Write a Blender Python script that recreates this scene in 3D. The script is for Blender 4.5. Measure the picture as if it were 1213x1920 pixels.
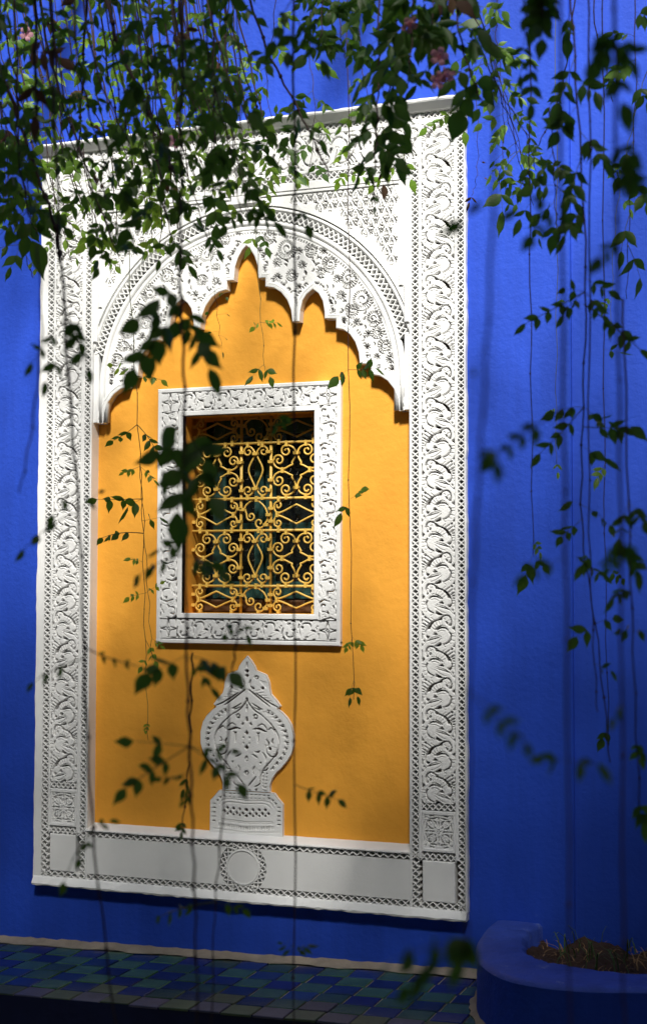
import bpy, bmesh, math, random
import numpy as np
from mathutils import Vector, Matrix
R = math.radians
sin, cos, pi = math.sin, math.cos, math.pi
scene = bpy.context.scene
for o in list(bpy.data.objects): bpy.data.objects.remove(o)
COL = scene.collection

# ------------------------------------------------------------------ camera
CAMP = Vector((3.08963, -5.00276, 1.19374)); YAW, PIT, ROL, FPX = 0.353133, 0.051824, 0.0025837, 2648.236
PW, PH = 1213.0, 1920.0
fw = Vector((-sin(YAW)*cos(PIT), cos(YAW)*cos(PIT), sin(PIT)))
rt0 = Vector((cos(YAW), sin(YAW), 0)); up0 = rt0.cross(fw)
rt = rt0*cos(ROL) + up0*sin(ROL); up = up0*cos(ROL) - rt0*sin(ROL)
cam = bpy.data.cameras.new('camera'); camo = bpy.data.objects.new('camera', cam); COL.objects.link(camo)
m = Matrix.Identity(4)
for i in range(3):
    m[i][0], m[i][1], m[i][2], m[i][3] = rt[i], up[i], -fw[i], CAMP[i]
camo.matrix_world = m
cam.sensor_fit = 'HORIZONTAL'; cam.sensor_width = 24.0; cam.lens = FPX/PW*24.0
cam.clip_start = 0.05; cam.clip_end = 500
cam.dof.use_dof = True; cam.dof.focus_distance = 5.35; cam.dof.aperture_fstop = 3.9
scene.camera = camo

# ------------------------------------------------------------------ sky, sun, exposure
SUN_EL, SUN_AZ = R(47), R(19)          # azimuth measured from the wall's normal, positive = from the right
world = bpy.data.worlds.new('World'); scene.world = world; world.use_nodes = True
wn = world.node_tree.nodes; wl = world.node_tree.links; wn.clear()
sky = wn.new('ShaderNodeTexSky'); sky.sky_type = 'NISHITA'; sky.sun_disc = False
sky.sun_elevation = SUN_EL; sky.sun_rotation = pi - SUN_AZ
bg = wn.new('ShaderNodeBackground'); bg.inputs[1].default_value = 0.06
wo = wn.new('ShaderNodeOutputWorld'); wl.new(sky.outputs[0], bg.inputs[0]); wl.new(bg.outputs[0], wo.inputs[0])
sd = Vector((sin(SUN_AZ)*cos(SUN_EL), -cos(SUN_AZ)*cos(SUN_EL), sin(SUN_EL)))   # towards the sun
sun = bpy.data.lights.new('sun', 'SUN'); sun.energy = 5.0; sun.angle = R(8); sun.color = (1, .965, .9)
suno = bpy.data.objects.new('sun', sun); COL.objects.link(suno)
suno.rotation_euler = sd.to_track_quat('Z', 'Y').to_euler(); suno.location = (0, -4, 8)
vs = scene.view_settings; vs.view_transform = 'Standard'; vs.look = 'None'; vs.gamma = 1; vs.exposure = 0.80
scene.render.engine = 'CYCLES'
try:
    scene.cycles.max_bounces = 8; scene.cycles.diffuse_bounces = 4; scene.cycles.transmission_bounces = 4
    scene.cycles.sample_clamp_indirect = 6
except Exception: pass

# ------------------------------------------------------------------ helpers
def ray(px, py): return fw + rt*((px-PW/2)/FPX) - up*((py-PH/2)/FPX)
def at(px, py, Y):
    d = ray(px, py); return CAMP + d*((Y-CAMP.y)/d.y)
def mpp(Y): return (at(606, 960, Y)-CAMP).dot(fw)/FPX        # metres per photo pixel at that depth

MATS = {}
def mat(name, col, rough=.8, bump=0, bscale=60, var=0, vscale=4, spec=.3, detail=6, trans=None, objvar=0, coat=0, dirt=None, streak=0):
    m = bpy.data.materials.new(name); m.use_nodes = True; n = m.node_tree.nodes; l = m.node_tree.links
    b = n['Principled BSDF']; b.inputs['Roughness'].default_value = rough
    b.inputs['Specular IOR Level'].default_value = spec
    b.inputs['Base Color'].default_value = (*col, 1)
    if coat: b.inputs['Coat Weight'].default_value = coat; b.inputs['Coat Roughness'].default_value = .15
    tc = n.new('ShaderNodeTexCoord'); gp = n.new('ShaderNodeNewGeometry')
    cs = None
    if var:
        nz = n.new('ShaderNodeTexNoise'); nz.inputs['Scale'].default_value = vscale; nz.inputs['Detail'].default_value = 8; nz.inputs['Roughness'].default_value = .65
        l.new(gp.outputs['Position'], nz.inputs['Vector'])
        mr = n.new('ShaderNodeMapRange'); mr.inputs[1].default_value = .25; mr.inputs[2].default_value = .75
        mr.inputs[3].default_value = 1-var; mr.inputs[4].default_value = 1+var
        l.new(nz.outputs[0], mr.inputs[0])
        mx = n.new('ShaderNodeMix'); mx.data_type = 'RGBA'; mx.blend_type = 'MULTIPLY'; mx.inputs[0].default_value = 1
        mx.inputs[6].default_value = (*col, 1); l.new(mr.outputs[0], mx.inputs[7]); cs = mx.outputs[2]
    if streak and cs:
        vm = n.new('ShaderNodeVectorMath'); vm.operation = 'MULTIPLY'; vm.inputs[1].default_value = (9, 9, .7); l.new(gp.outputs['Position'], vm.inputs[0])
        nz = n.new('ShaderNodeTexNoise'); nz.inputs['Scale'].default_value = 1; nz.inputs['Detail'].default_value = 7; nz.inputs['Roughness'].default_value = .7; l.new(vm.outputs[0], nz.inputs['Vector'])
        nw = n.new('ShaderNodeTexNoise'); nw.inputs['Scale'].default_value = .9; nw.inputs['Detail'].default_value = 4; l.new(gp.outputs['Position'], nw.inputs['Vector'])
        ad = n.new('ShaderNodeMath'); ad.operation = 'ADD'; l.new(nz.outputs[0], ad.inputs[0]); l.new(nw.outputs[0], ad.inputs[1])
        mr = n.new('ShaderNodeMapRange'); mr.inputs[1].default_value = .75; mr.inputs[2].default_value = 1.25; mr.inputs[3].default_value = 1-streak; mr.inputs[4].default_value = 1+streak; l.new(ad.outputs[0], mr.inputs[0])
        mx = n.new('ShaderNodeMix'); mx.data_type = 'RGBA'; mx.blend_type = 'MULTIPLY'; mx.inputs[0].default_value = 1; l.new(cs, mx.inputs[6]); l.new(mr.outputs[0], mx.inputs[7]); cs = mx.outputs[2]
    if objvar:
        oi = n.new('ShaderNodeObjectInfo'); hs = n.new('ShaderNodeHueSaturation')
        if cs: l.new(cs, hs.inputs['Color'])
        else: hs.inputs['Color'].default_value = (*col, 1)
        mr2 = n.new('ShaderNodeMapRange'); mr2.inputs[3].default_value = 1-objvar; mr2.inputs[4].default_value = 1+objvar
        l.new(oi.outputs['Random'], mr2.inputs[0]); l.new(mr2.outputs[0], hs.inputs['Value'])
        m2 = n.new('ShaderNodeMath'); m2.operation = 'MULTIPLY'; m2.inputs[1].default_value = 7.31; l.new(oi.outputs['Random'], m2.inputs[0])
        m3 = n.new('ShaderNodeMath'); m3.operation = 'FRACT'; l.new(m2.outputs[0], m3.inputs[0])
        mr3 = n.new('ShaderNodeMapRange'); mr3.inputs[3].default_value = .5-objvar*.035; mr3.inputs[4].default_value = .5+objvar*.035
        l.new(m3.outputs[0], mr3.inputs[0]); l.new(mr3.outputs[0], hs.inputs['Hue']); cs = hs.outputs[0]
    if dirt:
        dc, dth, dsc = dirt
        nz = n.new('ShaderNodeTexNoise'); nz.inputs['Scale'].default_value = dsc; nz.inputs['Detail'].default_value = 10; nz.inputs['Roughness'].default_value = .7
        l.new(gp.outputs['Position'], nz.inputs['Vector'])
        mr = n.new('ShaderNodeMapRange'); mr.inputs[1].default_value = dth; mr.inputs[2].default_value = dth+.07; mr.clamp = True
        l.new(nz.outputs[0], mr.inputs[0])
        mx = n.new('ShaderNodeMix'); mx.data_type = 'RGBA'; mx.inputs[7].default_value = (*dc, 1)
        if cs: l.new(cs, mx.inputs[6])
        else: mx.inputs[6].default_value = (*col, 1)
        l.new(mr.outputs[0], mx.inputs[0]); cs = mx.outputs[2]
    if cs: l.new(cs, b.inputs['Base Color'])
    if bump:
        nz = n.new('ShaderNodeTexNoise'); nz.inputs['Scale'].default_value = bscale; nz.inputs['Detail'].default_value = detail; nz.inputs['Roughness'].default_value = .6
        l.new(gp.outputs['Position'], nz.inputs['Vector'])
        bp = n.new('ShaderNodeBump'); bp.inputs['Strength'].default_value = 1; bp.inputs['Distance'].default_value = bump
        l.new(nz.outputs[0], bp.inputs['Height']); l.new(bp.outputs[0], b.inputs['Normal'])
    if trans:
        tr = n.new('ShaderNodeBsdfTranslucent'); tr.inputs[0].default_value = (*trans, 1)
        mxs = n.new('ShaderNodeMixShader'); mxs.inputs[0].default_value = .42
        l.new(b.outputs[0], mxs.inputs[1]); l.new(tr.outputs[0], mxs.inputs[2]); l.new(mxs.outputs[0], n['Material Output'].inputs[0])
    MATS[name] = m; return m
mat('blue', (.012, .056, .44),   .72, .0024, 55, .13, 2.2, .3, 8, dirt=((.04, .10, .50), .68, 9), streak=.16)
mat('white', (.80, .80, .79),   .8, .0007, 90, .05, 5, .25, 6, dirt=((.62, .57, .50), .715, 26))
mat('raw_plaster_shade', (.10, .072, .06), .95, .003, 60, .3, 20)  # brown raw plaster, darkened further to deepen the shade in the holes
mat('yellow', (.78, .350, .040), .75, .0034, 22, .08, 2.5, .25, 8, dirt=((.66, .25, .02), .66, 5), streak=.035)
mat('orange', (.72, .34, .04), .7, .0012, 50, .10, 6)
mat('iron_yellow', (.72, .46, .09), .42, .0006, 120, .10, 30, .5)
mat('teal', (.016, .062, .055), .5, .0006, 60, .2, 8, .4)
mat('glass_dark', (.006, .008, .008), .12, spec=.4)
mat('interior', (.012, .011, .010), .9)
mat('wood', (.10, .05, .022), .6, .001, 60, .25, 20)
mat('wire', (.42, .42, .40), .4)
mat('tile_blue', (.010, .024, .105), .22, .0008, 30, .3, 18, .5, objvar=.45, dirt=((.10, .11, .14), .66, 14))
mat('tile_green', (.034, .092, .044), .25, .0008, 30, .35, 18, .5, objvar=.40, dirt=((.12, .14, .10), .66, 14))
mat('tile_worn', (.06, .062, .10), .45, .001, 40, .35, 14, .4, objvar=.3)
mat('tile_worn_green', (.06, .09, .045), .45, .001, 40, .35, 14, .4, objvar=.3)
mat('grout', (.36, .31, .25), .9, .002, 60, .35, 10)
mat('mortar', (.30, .25, .19), .9, .004, 40, .3, 12)
mat('riser', (.008, .014, .06), .6, .002, 40, .2, 6)
mat('blue_rim', (.030, .070, .36), .68, .005, 40, .3, 7, .5, dirt=((.16, .21, .40), .60, 9))
mat('soil', (.055, .03, .018), .95, .01, 60, .45, 20)
mat('dry', (.36, .22, .09), .8, objvar=.3)
mat('grass', (.06, .11, .03), .7)
mat('ground', (.16, .10, .075), .9, .006, 30, .3, 3)
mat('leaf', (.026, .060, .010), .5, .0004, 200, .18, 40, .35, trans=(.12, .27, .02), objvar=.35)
mat('leaf_young_lit', (.075, .16, .02), .45, .0004, 200, .18, 40, .35, trans=(.42, .66, .05), objvar=.25)  # young leaf green, brightened to carry a sunlit tone
mat('leaf_dry', (.085, .045, .024), .7, .0006, 120, .25, 40, trans=(.10, .05, .02), objvar=.3)
mat('canopy', (.035, .075, .015), .6, trans=(.06, .13, .015))
mat('stem', (.035, .02, .018), .75, .001, 120, .2, 20)
mat('stem_green', (.08, .09, .03), .7, 0, 120, .2, 20)
mat('petal', (.72, .38, .42), .6, .0004, 90, .1, 30, trans=(.7, .32, .36))
mat('timber', (.10, .07, .05), .8, .002, 30, .2, 8)

def mesh(name, v, f, mtl, smooth=False, recalc=True):
    me = bpy.data.meshes.new(name); me.from_pydata([tuple(p) for p in v], [], f)
    if recalc:
        bm = bmesh.new(); bm.from_mesh(me); bmesh.ops.recalc_face_normals(bm, faces=bm.faces); bm.to_mesh(me); bm.free()
    if smooth: me.polygons.foreach_set('use_smooth', [True]*len(me.polygons))
    me.materials.append(MATS[mtl]); me.update(); return me
def obj(name, me, parent=None, loc=(0, 0, 0)):
    o = bpy.data.objects.new(name, me); COL.objects.link(o); o.location = loc
    if parent: o.parent = parent
    return o
def empty(name, loc=(0, 0, 0)):
    o = bpy.data.objects.new(name, None); COL.objects.link(o); o.location = loc; o.empty_display_size = .05; return o
def tag(o, label=None, cat=None, group=None, kind=None):
    if label: o['label'] = label
    if cat: o['category'] = cat
    if group: o['group'] = group
    if kind: o['kind'] = kind
    return o
def place(o, origin):     # move an object's origin without moving its mesh (parents built in world coordinates)
    return o

class MB:
    def __init__(s): s.v = []; s.f = []
    def add(s, v, f):
        b = len(s.v); s.v += [tuple(p) for p in v]; s.f += [tuple(i+b for i in q) for q in f]
    def box(s, x0, x1, y0, y1, z0, z1):
        s.add([(x0,y0,z0),(x1,y0,z0),(x1,y1,z0),(x0,y1,z0),(x0,y0,z1),(x1,y0,z1),(x1,y1,z1),(x0,y1,z1)],
              [(0,1,5,4),(1,2,6,5),(2,3,7,6),(3,0,4,7),(4,5,6,7),(3,2,1,0)])
    def block(s, x0, x1, yf, yb, z0, z1, b=.004):       # front-facing block with chamfered front edges
        s.add([(x0,yb,z0),(x1,yb,z0),(x1,yb,z1),(x0,yb,z1),(x0,yf+b,z0),(x1,yf+b,z0),(x1,yf+b,z1),(x0,yf+b,z1),
               (x0+b,yf,z0+b),(x1-b,yf,z0+b),(x1-b,yf,z1-b),(x0+b,yf,z1-b)],
              [(0,1,5,4),(1,2,6,5),(2,3,7,6),(3,0,4,7),(4,5,9,8),(5,6,10,9),(6,7,11,10),(7,4,8,11),(8,9,10,11)])
    def prism(s, poly, yf, yb):
        n = len(poly); s.add([(x, yf, z) for x, z in poly]+[(x, yb, z) for x, z in poly],
            [tuple(range(n)), tuple(range(2*n-1, n-1, -1))]+[(i, (i+1) % n, n+(i+1) % n, n+i) for i in range(n)])
    def ribbon(s, path, hw, yb, yt, ribs=0, closed=False, ridge=.0):
        # raised rounded band following a 2-D path (x, z) in front of the wall; hw = half width per point or number
        n = len(path)
        if not isinstance(hw, (list, tuple)): hw = [hw]*n
        prof = [(-1, 0), (-.92, .62), (-.55, .93), (0, 1), (.55, .93), (.92, .62), (1, 0)]
        k = len(prof); vv = []; ff = []
        for i, (x, z) in enumerate(path):
            a = path[(i-1) % n] if (i or closed) else path[i]; b = path[(i+1) % n] if (i < n-1 or closed) else path[i]
            tx, tz = b[0]-a[0], b[1]-a[1]; L = math.hypot(tx, tz) or 1; nx, nz = -tz/L, tx/L
            rb = 0
            if ribs and i % ribs == 0: rb = .35
            for u, h in prof:
                vv.append((x+nx*u*hw[i], yb+(yt-yb)*h*(1-rb), z+nz*u*hw[i]))
        for i in range(n if closed else n-1):
            j = (i+1) % n
            for q in range(k-1): ff.append((i*k+q, i*k+q+1, j*k+q+1, j*k+q))
        if not closed:
            ff.append(tuple(range(k))); ff.append(tuple(range((n-1)*k, n*k)))
        s.add(vv, ff)
    def bar(s, p, q, w, yb, yt, top=.45):                # straight ridge bar between two (x, z) points
        dx, dz = q[0]-p[0], q[1]-p[1]; L = math.hypot(dx, dz) or 1; nx, nz = -dz/L*w, dx/L*w
        vv = []
        for (x, z) in (p, q):
            vv += [(x-nx, yb, z-nz), (x-nx*top, yt, z-nz*top), (x+nx*top, yt, z+nz*top), (x+nx, yb, z+nz)]
        s.add(vv, [(0,1,5,4),(1,2,6,5),(2,3,7,6),(0,3,2,1),(4,5,6,7)])
    def dome(s, x, z, r, yb, yt, n=8):
        vv = []; ff = []
        for k, (rr, h) in enumerate(((1, 0), (.85, .6), (.45, .93))):
            for i in range(n):
                a = 2*pi*i/n; vv.append((x+cos(a)*r*rr, yb+(yt-yb)*h, z+sin(a)*r*rr))
        vv.append((x, yt, z))
        for k in range(2):
            for i in range(n): ff.append((k*n+i, k*n+(i+1) % n, (k+1)*n+(i+1) % n, (k+1)*n+i))
        for i in range(n): ff.append((2*n+i, 2*n+(i+1) % n, 3*n))
        s.add(vv, ff)
    def tube(s, path, r, n=6, cap=True):
        path = [Vector(p) for p in path]; m_ = len(path)
        if not isinstance(r, (list, tuple)): r = [r]*m_
        vv = []; ff = []; ref = None
        for i, p in enumerate(path):
            t = (path[min(i+1, m_-1)]-path[max(i-1, 0)]); t = t.normalized() if t.length else Vector((0, 0, 1))
            if ref is None: ref = t.orthogonal().normalized()
            ref = (ref-t*ref.dot(t)); ref = ref.normalized() if ref.length > 1e-6 else t.orthogonal().normalized()
            bi = t.cross(ref)
            for j in range(n):
                a = 2*pi*j/n; vv.append(p+(ref*cos(a)+bi*sin(a))*r[i])
        for i in range(m_-1):
            for j in range(n): ff.append((i*n+j, i*n+(j+1) % n, (i+1)*n+(j+1) % n, (i+1)*n+j))
        if cap: ff.append(tuple(range(n))); ff.append(tuple(range((m_-1)*n, m_*n)))
        s.add(vv, ff)
    def me(s, name, mtl, smooth=False, recalc=True): return mesh(name, s.v, s.f, mtl, smooth, recalc)
    def build(s, name, mtl, parent=None, smooth=False, loc=(0, 0, 0)): return obj(name, s.me(name, mtl, smooth), parent, loc)

def spline(pts, per=6):                                   # Catmull-Rom through points (any dimension)
    P = [tuple(p) for p in pts]; out = []
    D = len(P[0])
    for i in range(len(P)-1):
        a, b, c, d = P[max(i-1, 0)], P[i], P[i+1], P[min(i+2, len(P)-1)]
        for k in range(per):
            t = k/per
            out.append(tuple(.5*(2*b[j]+(c[j]-a[j])*t+(2*a[j]-5*b[j]+4*c[j]-d[j])*t*t+(3*b[j]-a[j]-3*c[j]+d[j])*t**3) for j in range(D)))
    out.append(P[-1]); return out

# ------------------------------------------------------------------ the blue wall
YB = .030          # blue wall face; the white plaster face is y = 0
XL, XR, ZB, ZT = 0.0, 1.798, 0.0, 3.0
ZL = -.236         # tiled ledge
mb = MB()
def quad(a, b, c, d): mb.add([a, b, c, d], [(0, 1, 2, 3)])
XJ = 2.175
xs = (-5, XL+.012, XR-.012, XJ); zs = (-1.2, ZB+.005, ZT-.012, 4.3)
for i in range(3):
    for k in range(3):
        if i == 1 and k == 1: continue
        quad((xs[i], YB, zs[k]), (xs[i+1], YB, zs[k]), (xs[i+1], YB, zs[k+1]), (xs[i], YB, zs[k+1]))
quad((XJ, YB, -1.2), (XJ+.004, YB+.004, -1.2), (XJ+.004, YB+.004, 4.3), (XJ, YB, 4.3))
quad((XJ+.004, YB+.004, -1.2), (XJ+.006, YB+.016, -1.2), (XJ+.006, YB+.016, 4.3), (XJ+.004, YB+.004, 4.3))
quad((XJ+.006, YB+.016, -1.2), (6, YB+.016, -1.2), (6, YB+.016, 4.3), (XJ+.006, YB+.016, 4.3))
quad((-5, YB, 4.3), (6, YB, 4.3), (6, YB+.5, 4.3), (-5, YB+.5, 4.3))
quad((-5, YB+.5, -1.2), (6, YB+.5, -1.2), (6, YB+.5, 4.3), (-5, YB+.5, 4.3))
w = mb.build('garden_wall', 'blue')
tag(w, 'cobalt blue stucco wall around the white carved surround', 'wall')

# ------------------------------------------------------------------ yellow alcove panel with its window opening
YY = .060
OL = at(341, 1000, .035).x; OR_ = at(588, 1000, .035).x; OB = at(470, 1151, .035).z; OT = at(465, 775, .035).z
AX0, AX1, AZ0, AZ1 = .238, 1.583, .15, 2.75
alc = empty('alcove_panel', (.91, YY, .22)); tag(alc, 'ochre yellow painted panel under the white cusped arch', 'wall panel')
A0 = Vector((.91, YY, .22))
def ploc(o, root): o.location = Vector(o.location)-root.location; return o
mb = MB()
xs = (AX0-.02, OL, OR_, AX1+.02); zs = (AZ0, OB, OT, AZ1)
for i in range(3):
    for k in range(3):
        if i == 1 and k == 1: continue
        quad((xs[i], YY, zs[k]), (xs[i+1], YY, zs[k]), (xs[i+1], YY, zs[k+1]), (xs[i], YY, zs[k+1]))
ploc(mb.build('panel_face', 'yellow', alc), alc)
YI = .26
mb = MB(); quad((OL, .04, OB), (OL, YI, OB), (OL, YI, OT), (OL, .04, OT)); quad((OR_, .04, OB), (OR_, YI, OB), (OR_, YI, OT), (OR_, .04, OT))
quad((OL, .04, OT), (OR_, .04, OT), (OR_, YI, OT), (OL, YI, OT)); quad((OL, .04, OB), (OR_, .04, OB), (OR_, YI, OB), (OL, YI, OB))
ploc(mb.build('reveal', 'orange', alc), alc)

# ------------------------------------------------------------------ carved motifs (local x, z; y = 0 recess, negative = proud)
class Field:
    # a plaster face carved with real slots: a fine grid whose slot cells drop to the shade-darkened raw core
    def __init__(s, x0, x1, z0, z1, step):
        s.nx = max(2, int(round((x1-x0)/step))); s.nz = max(2, int(round((z1-z0)/step)))
        s.x = np.linspace(x0, x1, s.nx+1); s.z = np.linspace(z0, z1, s.nz+1); s.step = step
        s.X, s.Z = np.meshgrid(s.x, s.z, indexing='ij'); s.h = np.zeros_like(s.X, bool); s.d = np.zeros_like(s.X); s.keep = np.ones_like(s.X, bool)
    def win(s, xa, xb, za, zb, m):
        i0, i1 = np.searchsorted(s.x, [xa-m, xb+m]); k0, k1 = np.searchsorted(s.z, [za-m, zb+m]); return slice(max(i0-1, 0), i1+1), slice(max(k0-1, 0), k1+1)
    def inside(s, pts, w):
        X, Z = s.X[w], s.Z[w]; r = np.zeros_like(X, bool); n = len(pts)
        for i in range(n):
            (xa, za), (xb, zb) = pts[i], pts[(i+1) % n]
            if za == zb: continue
            c = ((za > Z) != (zb > Z)) & (X < (xb-xa)*(Z-za)/(zb-za)+xa); r ^= c
        return r
    def poly(s, pts):
        xs = [p[0] for p in pts]; zs = [p[1] for p in pts]; w = s.win(min(xs), max(xs), min(zs), max(zs), 0)
        if s.X[w].size: s.h[w] |= s.inside(pts, w)
    def dist(s, pts, ws):
        m = max(ws); xs = [p[0] for p in pts]; zs = [p[1] for p in pts]; w = s.win(min(xs), max(xs), min(zs), max(zs), m)
        X, Z = s.X[w], s.Z[w]; r = np.full(X.shape, 9.)
        if not X.size: return w, r
        for i in range(max(1, len(pts)-1)):
            (xa, za), (xb, zb) = pts[i], pts[min(i+1, len(pts)-1)]; dx, dz = xb-xa, zb-za; L = dx*dx+dz*dz or 1e-12
            t = np.clip(((X-xa)*dx+(Z-za)*dz)/L, 0, 1); ww = ws[i]+(ws[min(i+1, len(ws)-1)]-ws[i])*t
            r = np.minimum(r, np.hypot(X-xa-dx*t, Z-za-dz*t)/np.maximum(ww, 1e-6))
        return w, r
    def stroke(s, pts, ws, per=4):
        if not isinstance(ws, (list, tuple)): ws = [ws]*len(pts)
        p = spline(pts, per) if len(pts) > 2 else pts; q = [max(x[0], 1e-5) for x in spline([(a,) for a in ws], per)] if len(pts) > 2 else ws
        w, r = s.dist(p, q)
        if r.size: s.h[w] |= r < 1
    def line(s, pts, wd, dep, per=4):
        p = spline(pts, per) if len(pts) > 2 else pts; w, r = s.dist(p, [wd]*len(p))
        if r.size: s.d[w] = np.maximum(s.d[w], dep*np.clip(1.3-r, 0, 1))
    def dot(s, x, z, r): s.stroke([(x, z), (x, z)], [r, r])
    def slot(s, x, z, a, L, w): s.stroke([(x-cos(a)*L/2, z-sin(a)*L/2), (x+cos(a)*L/2, z+sin(a)*L/2)], [w, w])
    def mesh(s, name, depth, shoulder=.004, rad=2, grow=False, raw=3):
        if grow: s.h = s.h | np.roll(s.h, 1, 0) | np.roll(s.h, 1, 1)
        b = s.h.astype(float)
        for ax in (0, 1):
            acc = b.copy()
            for k in range(1, rad+1):
                acc += np.roll(b, k, ax)+np.roll(b, -k, ax)
            b = acc/(2*rad+1)
        wob = .0003*np.sin(s.X*310+np.cos(s.Z*270)*2)*np.sin(s.Z*290)
        Y = np.where(s.h, depth, shoulder*b+s.d+wob)
        nz = s.nz+1; idx = np.arange((s.nx+1)*nz).reshape(s.nx+1, nz)
        kc = s.keep[:-1, :-1] & s.keep[1:, :-1] & s.keep[:-1, 1:] & s.keep[1:, 1:]
        hc = (s.h[:-1, :-1].astype(int)+s.h[1:, :-1]+s.h[:-1, 1:]+s.h[1:, 1:])[kc]
        q = np.stack([idx[:-1, :-1][kc], idx[1:, :-1][kc], idx[1:, 1:][kc], idx[:-1, 1:][kc]], 1)
        used = np.unique(q); remap = np.zeros(idx.size, int); remap[used] = np.arange(used.size); q = remap[q]
        co = np.stack([s.X.ravel(), Y.ravel(), s.Z.ravel()], 1)[used]
        me = bpy.data.meshes.new(name); me.vertices.add(len(co)); me.vertices.foreach_set('co', co.ravel().astype(np.float32))
        me.loops.add(q.size); me.loops.foreach_set('vertex_index', q.ravel().astype(np.int32)); me.polygons.add(len(q))
        me.polygons.foreach_set('loop_start', (np.arange(len(q))*4).astype(np.int32)); me.polygons.foreach_set('loop_total', np.full(len(q), 4, np.int32))
        me.materials.append(MATS['white']); me.materials.append(MATS['raw_plaster_shade'])
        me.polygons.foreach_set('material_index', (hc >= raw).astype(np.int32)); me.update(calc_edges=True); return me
HOLE = .040
# --- scroll of the wide borders, traced in units of one band (width 920, half period 825)
SPOLY = [[(190,560),(212,480),(265,390),(335,318),(430,268),(520,240),(565,205),(600,172),(662,158),(640,200),(645,245),(600,247),(520,258),(440,296),(375,355),(330,430),(312,495),(262,480),(215,520)],
         [(812,372),(885,335),(892,405),(850,398)], [(402,638),(455,575),(525,632),(450,644)], [(436,932),(520,893),(608,845),(624,902),(562,940),(500,948)], [(205,665),(305,692),(250,745),(215,700)],
         [(82,215),(124,262),(92,315)], [(82,875),(124,900),(92,965)], [(930,462),(1008,395),(1008,545)], [(1008,875),(945,940),(1008,955)], [(130,800),(180,795),(165,835)]]
SSTR = [([(640,168),(700,136),(780,122),(842,150),(886,220),(896,300),(884,392)], 13), ([(488,518),(560,474),(650,450),(740,460),(818,518)], [5,13,15,14,7]), ([(846,572),(886,630),(886,700),(860,770),(810,830),(740,870),(676,892)], [9,14,15,14,13,11,6]), ([(190,560),(190,620),(215,690),(250,725)], 12), ([(86,20),(92,60),(90,110)], 12), ([(92,600),(98,660),(100,740)], 10), ([(1004,230),(1006,300),(1000,390)], 9)]
SDOT = [(780,330,20), (185,180,24), (330,1130,20), (905,1010,22)]
SSTR += [([(110,345),(190,372)], 5), ([(100,425),(170,440)], 5), ([(92,500),(160,505)], 5), ([(735,1118),(850,1032)], 5), ([(812,1172),(938,1082)], 5), ([(872,1240),(985,1168)], 5), ([(240,805),(420,748),(560,715)], [3,8,3]), ([(440,520),(530,445),(640,395)], [3,7,3])]
SLIN = [[(160,900),(260,785),(420,700),(600,660)], [(240,805),(420,745),(625,690)], [(345,885),(480,845),(635,735)], [(420,525),(520,440),(640,385),(730,395)], [(540,560),(640,520),(740,540)], [(100,330),(195,365)], [(95,405),(175,425)], [(90,485),(165,490)], [(95,560),(165,560)], [(100,640),(172,640)],
        [(905,600),(995,590)], [(905,665),(1000,672)], [(880,760),(990,790)], [(660,1085),(745,1010)], [(725,1115),(855,1020)], [(800,1170),(940,1070)], [(865,1235),(990,1155)], [(890,1300),(1000,1245)], [(840,830),(900,880)], [(700,920),(760,960)],
        [(350,430),(430,480)], [(400,360),(470,430)], [(470,310),(520,395)], [(550,275),(580,370)], [(620,265),(640,365)], [(700,200),(760,240)], [(790,160),(780,240)], [(870,240),(800,260)]]
SU = .126/920
def scroll_meshes():
    out = []
    for tile in (0, 1):
        F = Field(-.0632, .0632, -.0567, .0567, .00135)
        y0 = 90+825*tile+412.5
        for k in range(-3, 4):
            sh = k*825; mir = k % 2
            def T(p): return (((1100-p[0] if mir else p[0])-550)*SU, -(p[1]+sh-y0)*SU)
            for q in SPOLY: F.poly([T(p) for p in q])
            for q, w_ in SSTR: F.stroke([T(p) for p in q], [a*SU*.95 for a in w_] if isinstance(w_, list) else w_*SU*.92)
            for x, y, r in SDOT: F.dot(*T((x, y)), r*SU)
            for q in SLIN: F.line([T(p) for p in q], 11*SU, .0042)
        F.h &= np.abs(F.X) < .0627
        out.append(F.mesh('scroll_motif', HOLE, grow=True, raw=3))
    return out
SC = scroll_meshes()
CPOLY = [[(110,90),(200,80),(300,48),(200,122),(150,172)], [(368,432),(430,378),(457,505),(400,462)], [(578,228),(627,235),(638,355),(600,290)], [(722,430),(668,505),(688,350)], [(640,642),(714,628),(690,705)], [(395,980),(440,1000),(415,1120),(360,1165)], [(124,1275),(190,1280),(160,1330)], [(690,1330),(735,1330),(715,1440),(680,1400)], [(430,1195),(520,1155),(470,1195)], [(124,1270),(300,1238),(200,1290)]]
CSTR = [([(330,218),(270,190),(215,222),(200,300),(215,380),(242,408)], 13), ([(250,657),(400,622),(500,596),(612,624)], [5,10,13,12]), ([(600,722),(636,800),(630,930),(570,985),(430,1000)], [8,14,17,15,10]), ([(132,450),(138,640)], 11), ([(132,760),(140,850)], 10), ([(200,820),(215,890)], 14), ([(300,1240),(480,1285)], 9), ([(700,960),(712,1060)], 12), ([(132,1060),(140,1130)], 10), ([(240,408),(330,420)], 7)]
CDOT = [(322,215,26), (510,712,40), (335,560,14), (540,1220,18), (700,190,16)]
CLIN = [[(250,600),(330,560),(420,545)], [(250,520),(340,490),(430,520)], [(470,360),(560,300),(600,420)], [(180,900),(260,1000),(300,1100)], [(280,860),(330,960),(350,1050)], [(480,1060),(560,1060),(640,1120)], [(540,480),(600,520),(660,510)]]
CUU = .0775/600
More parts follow.
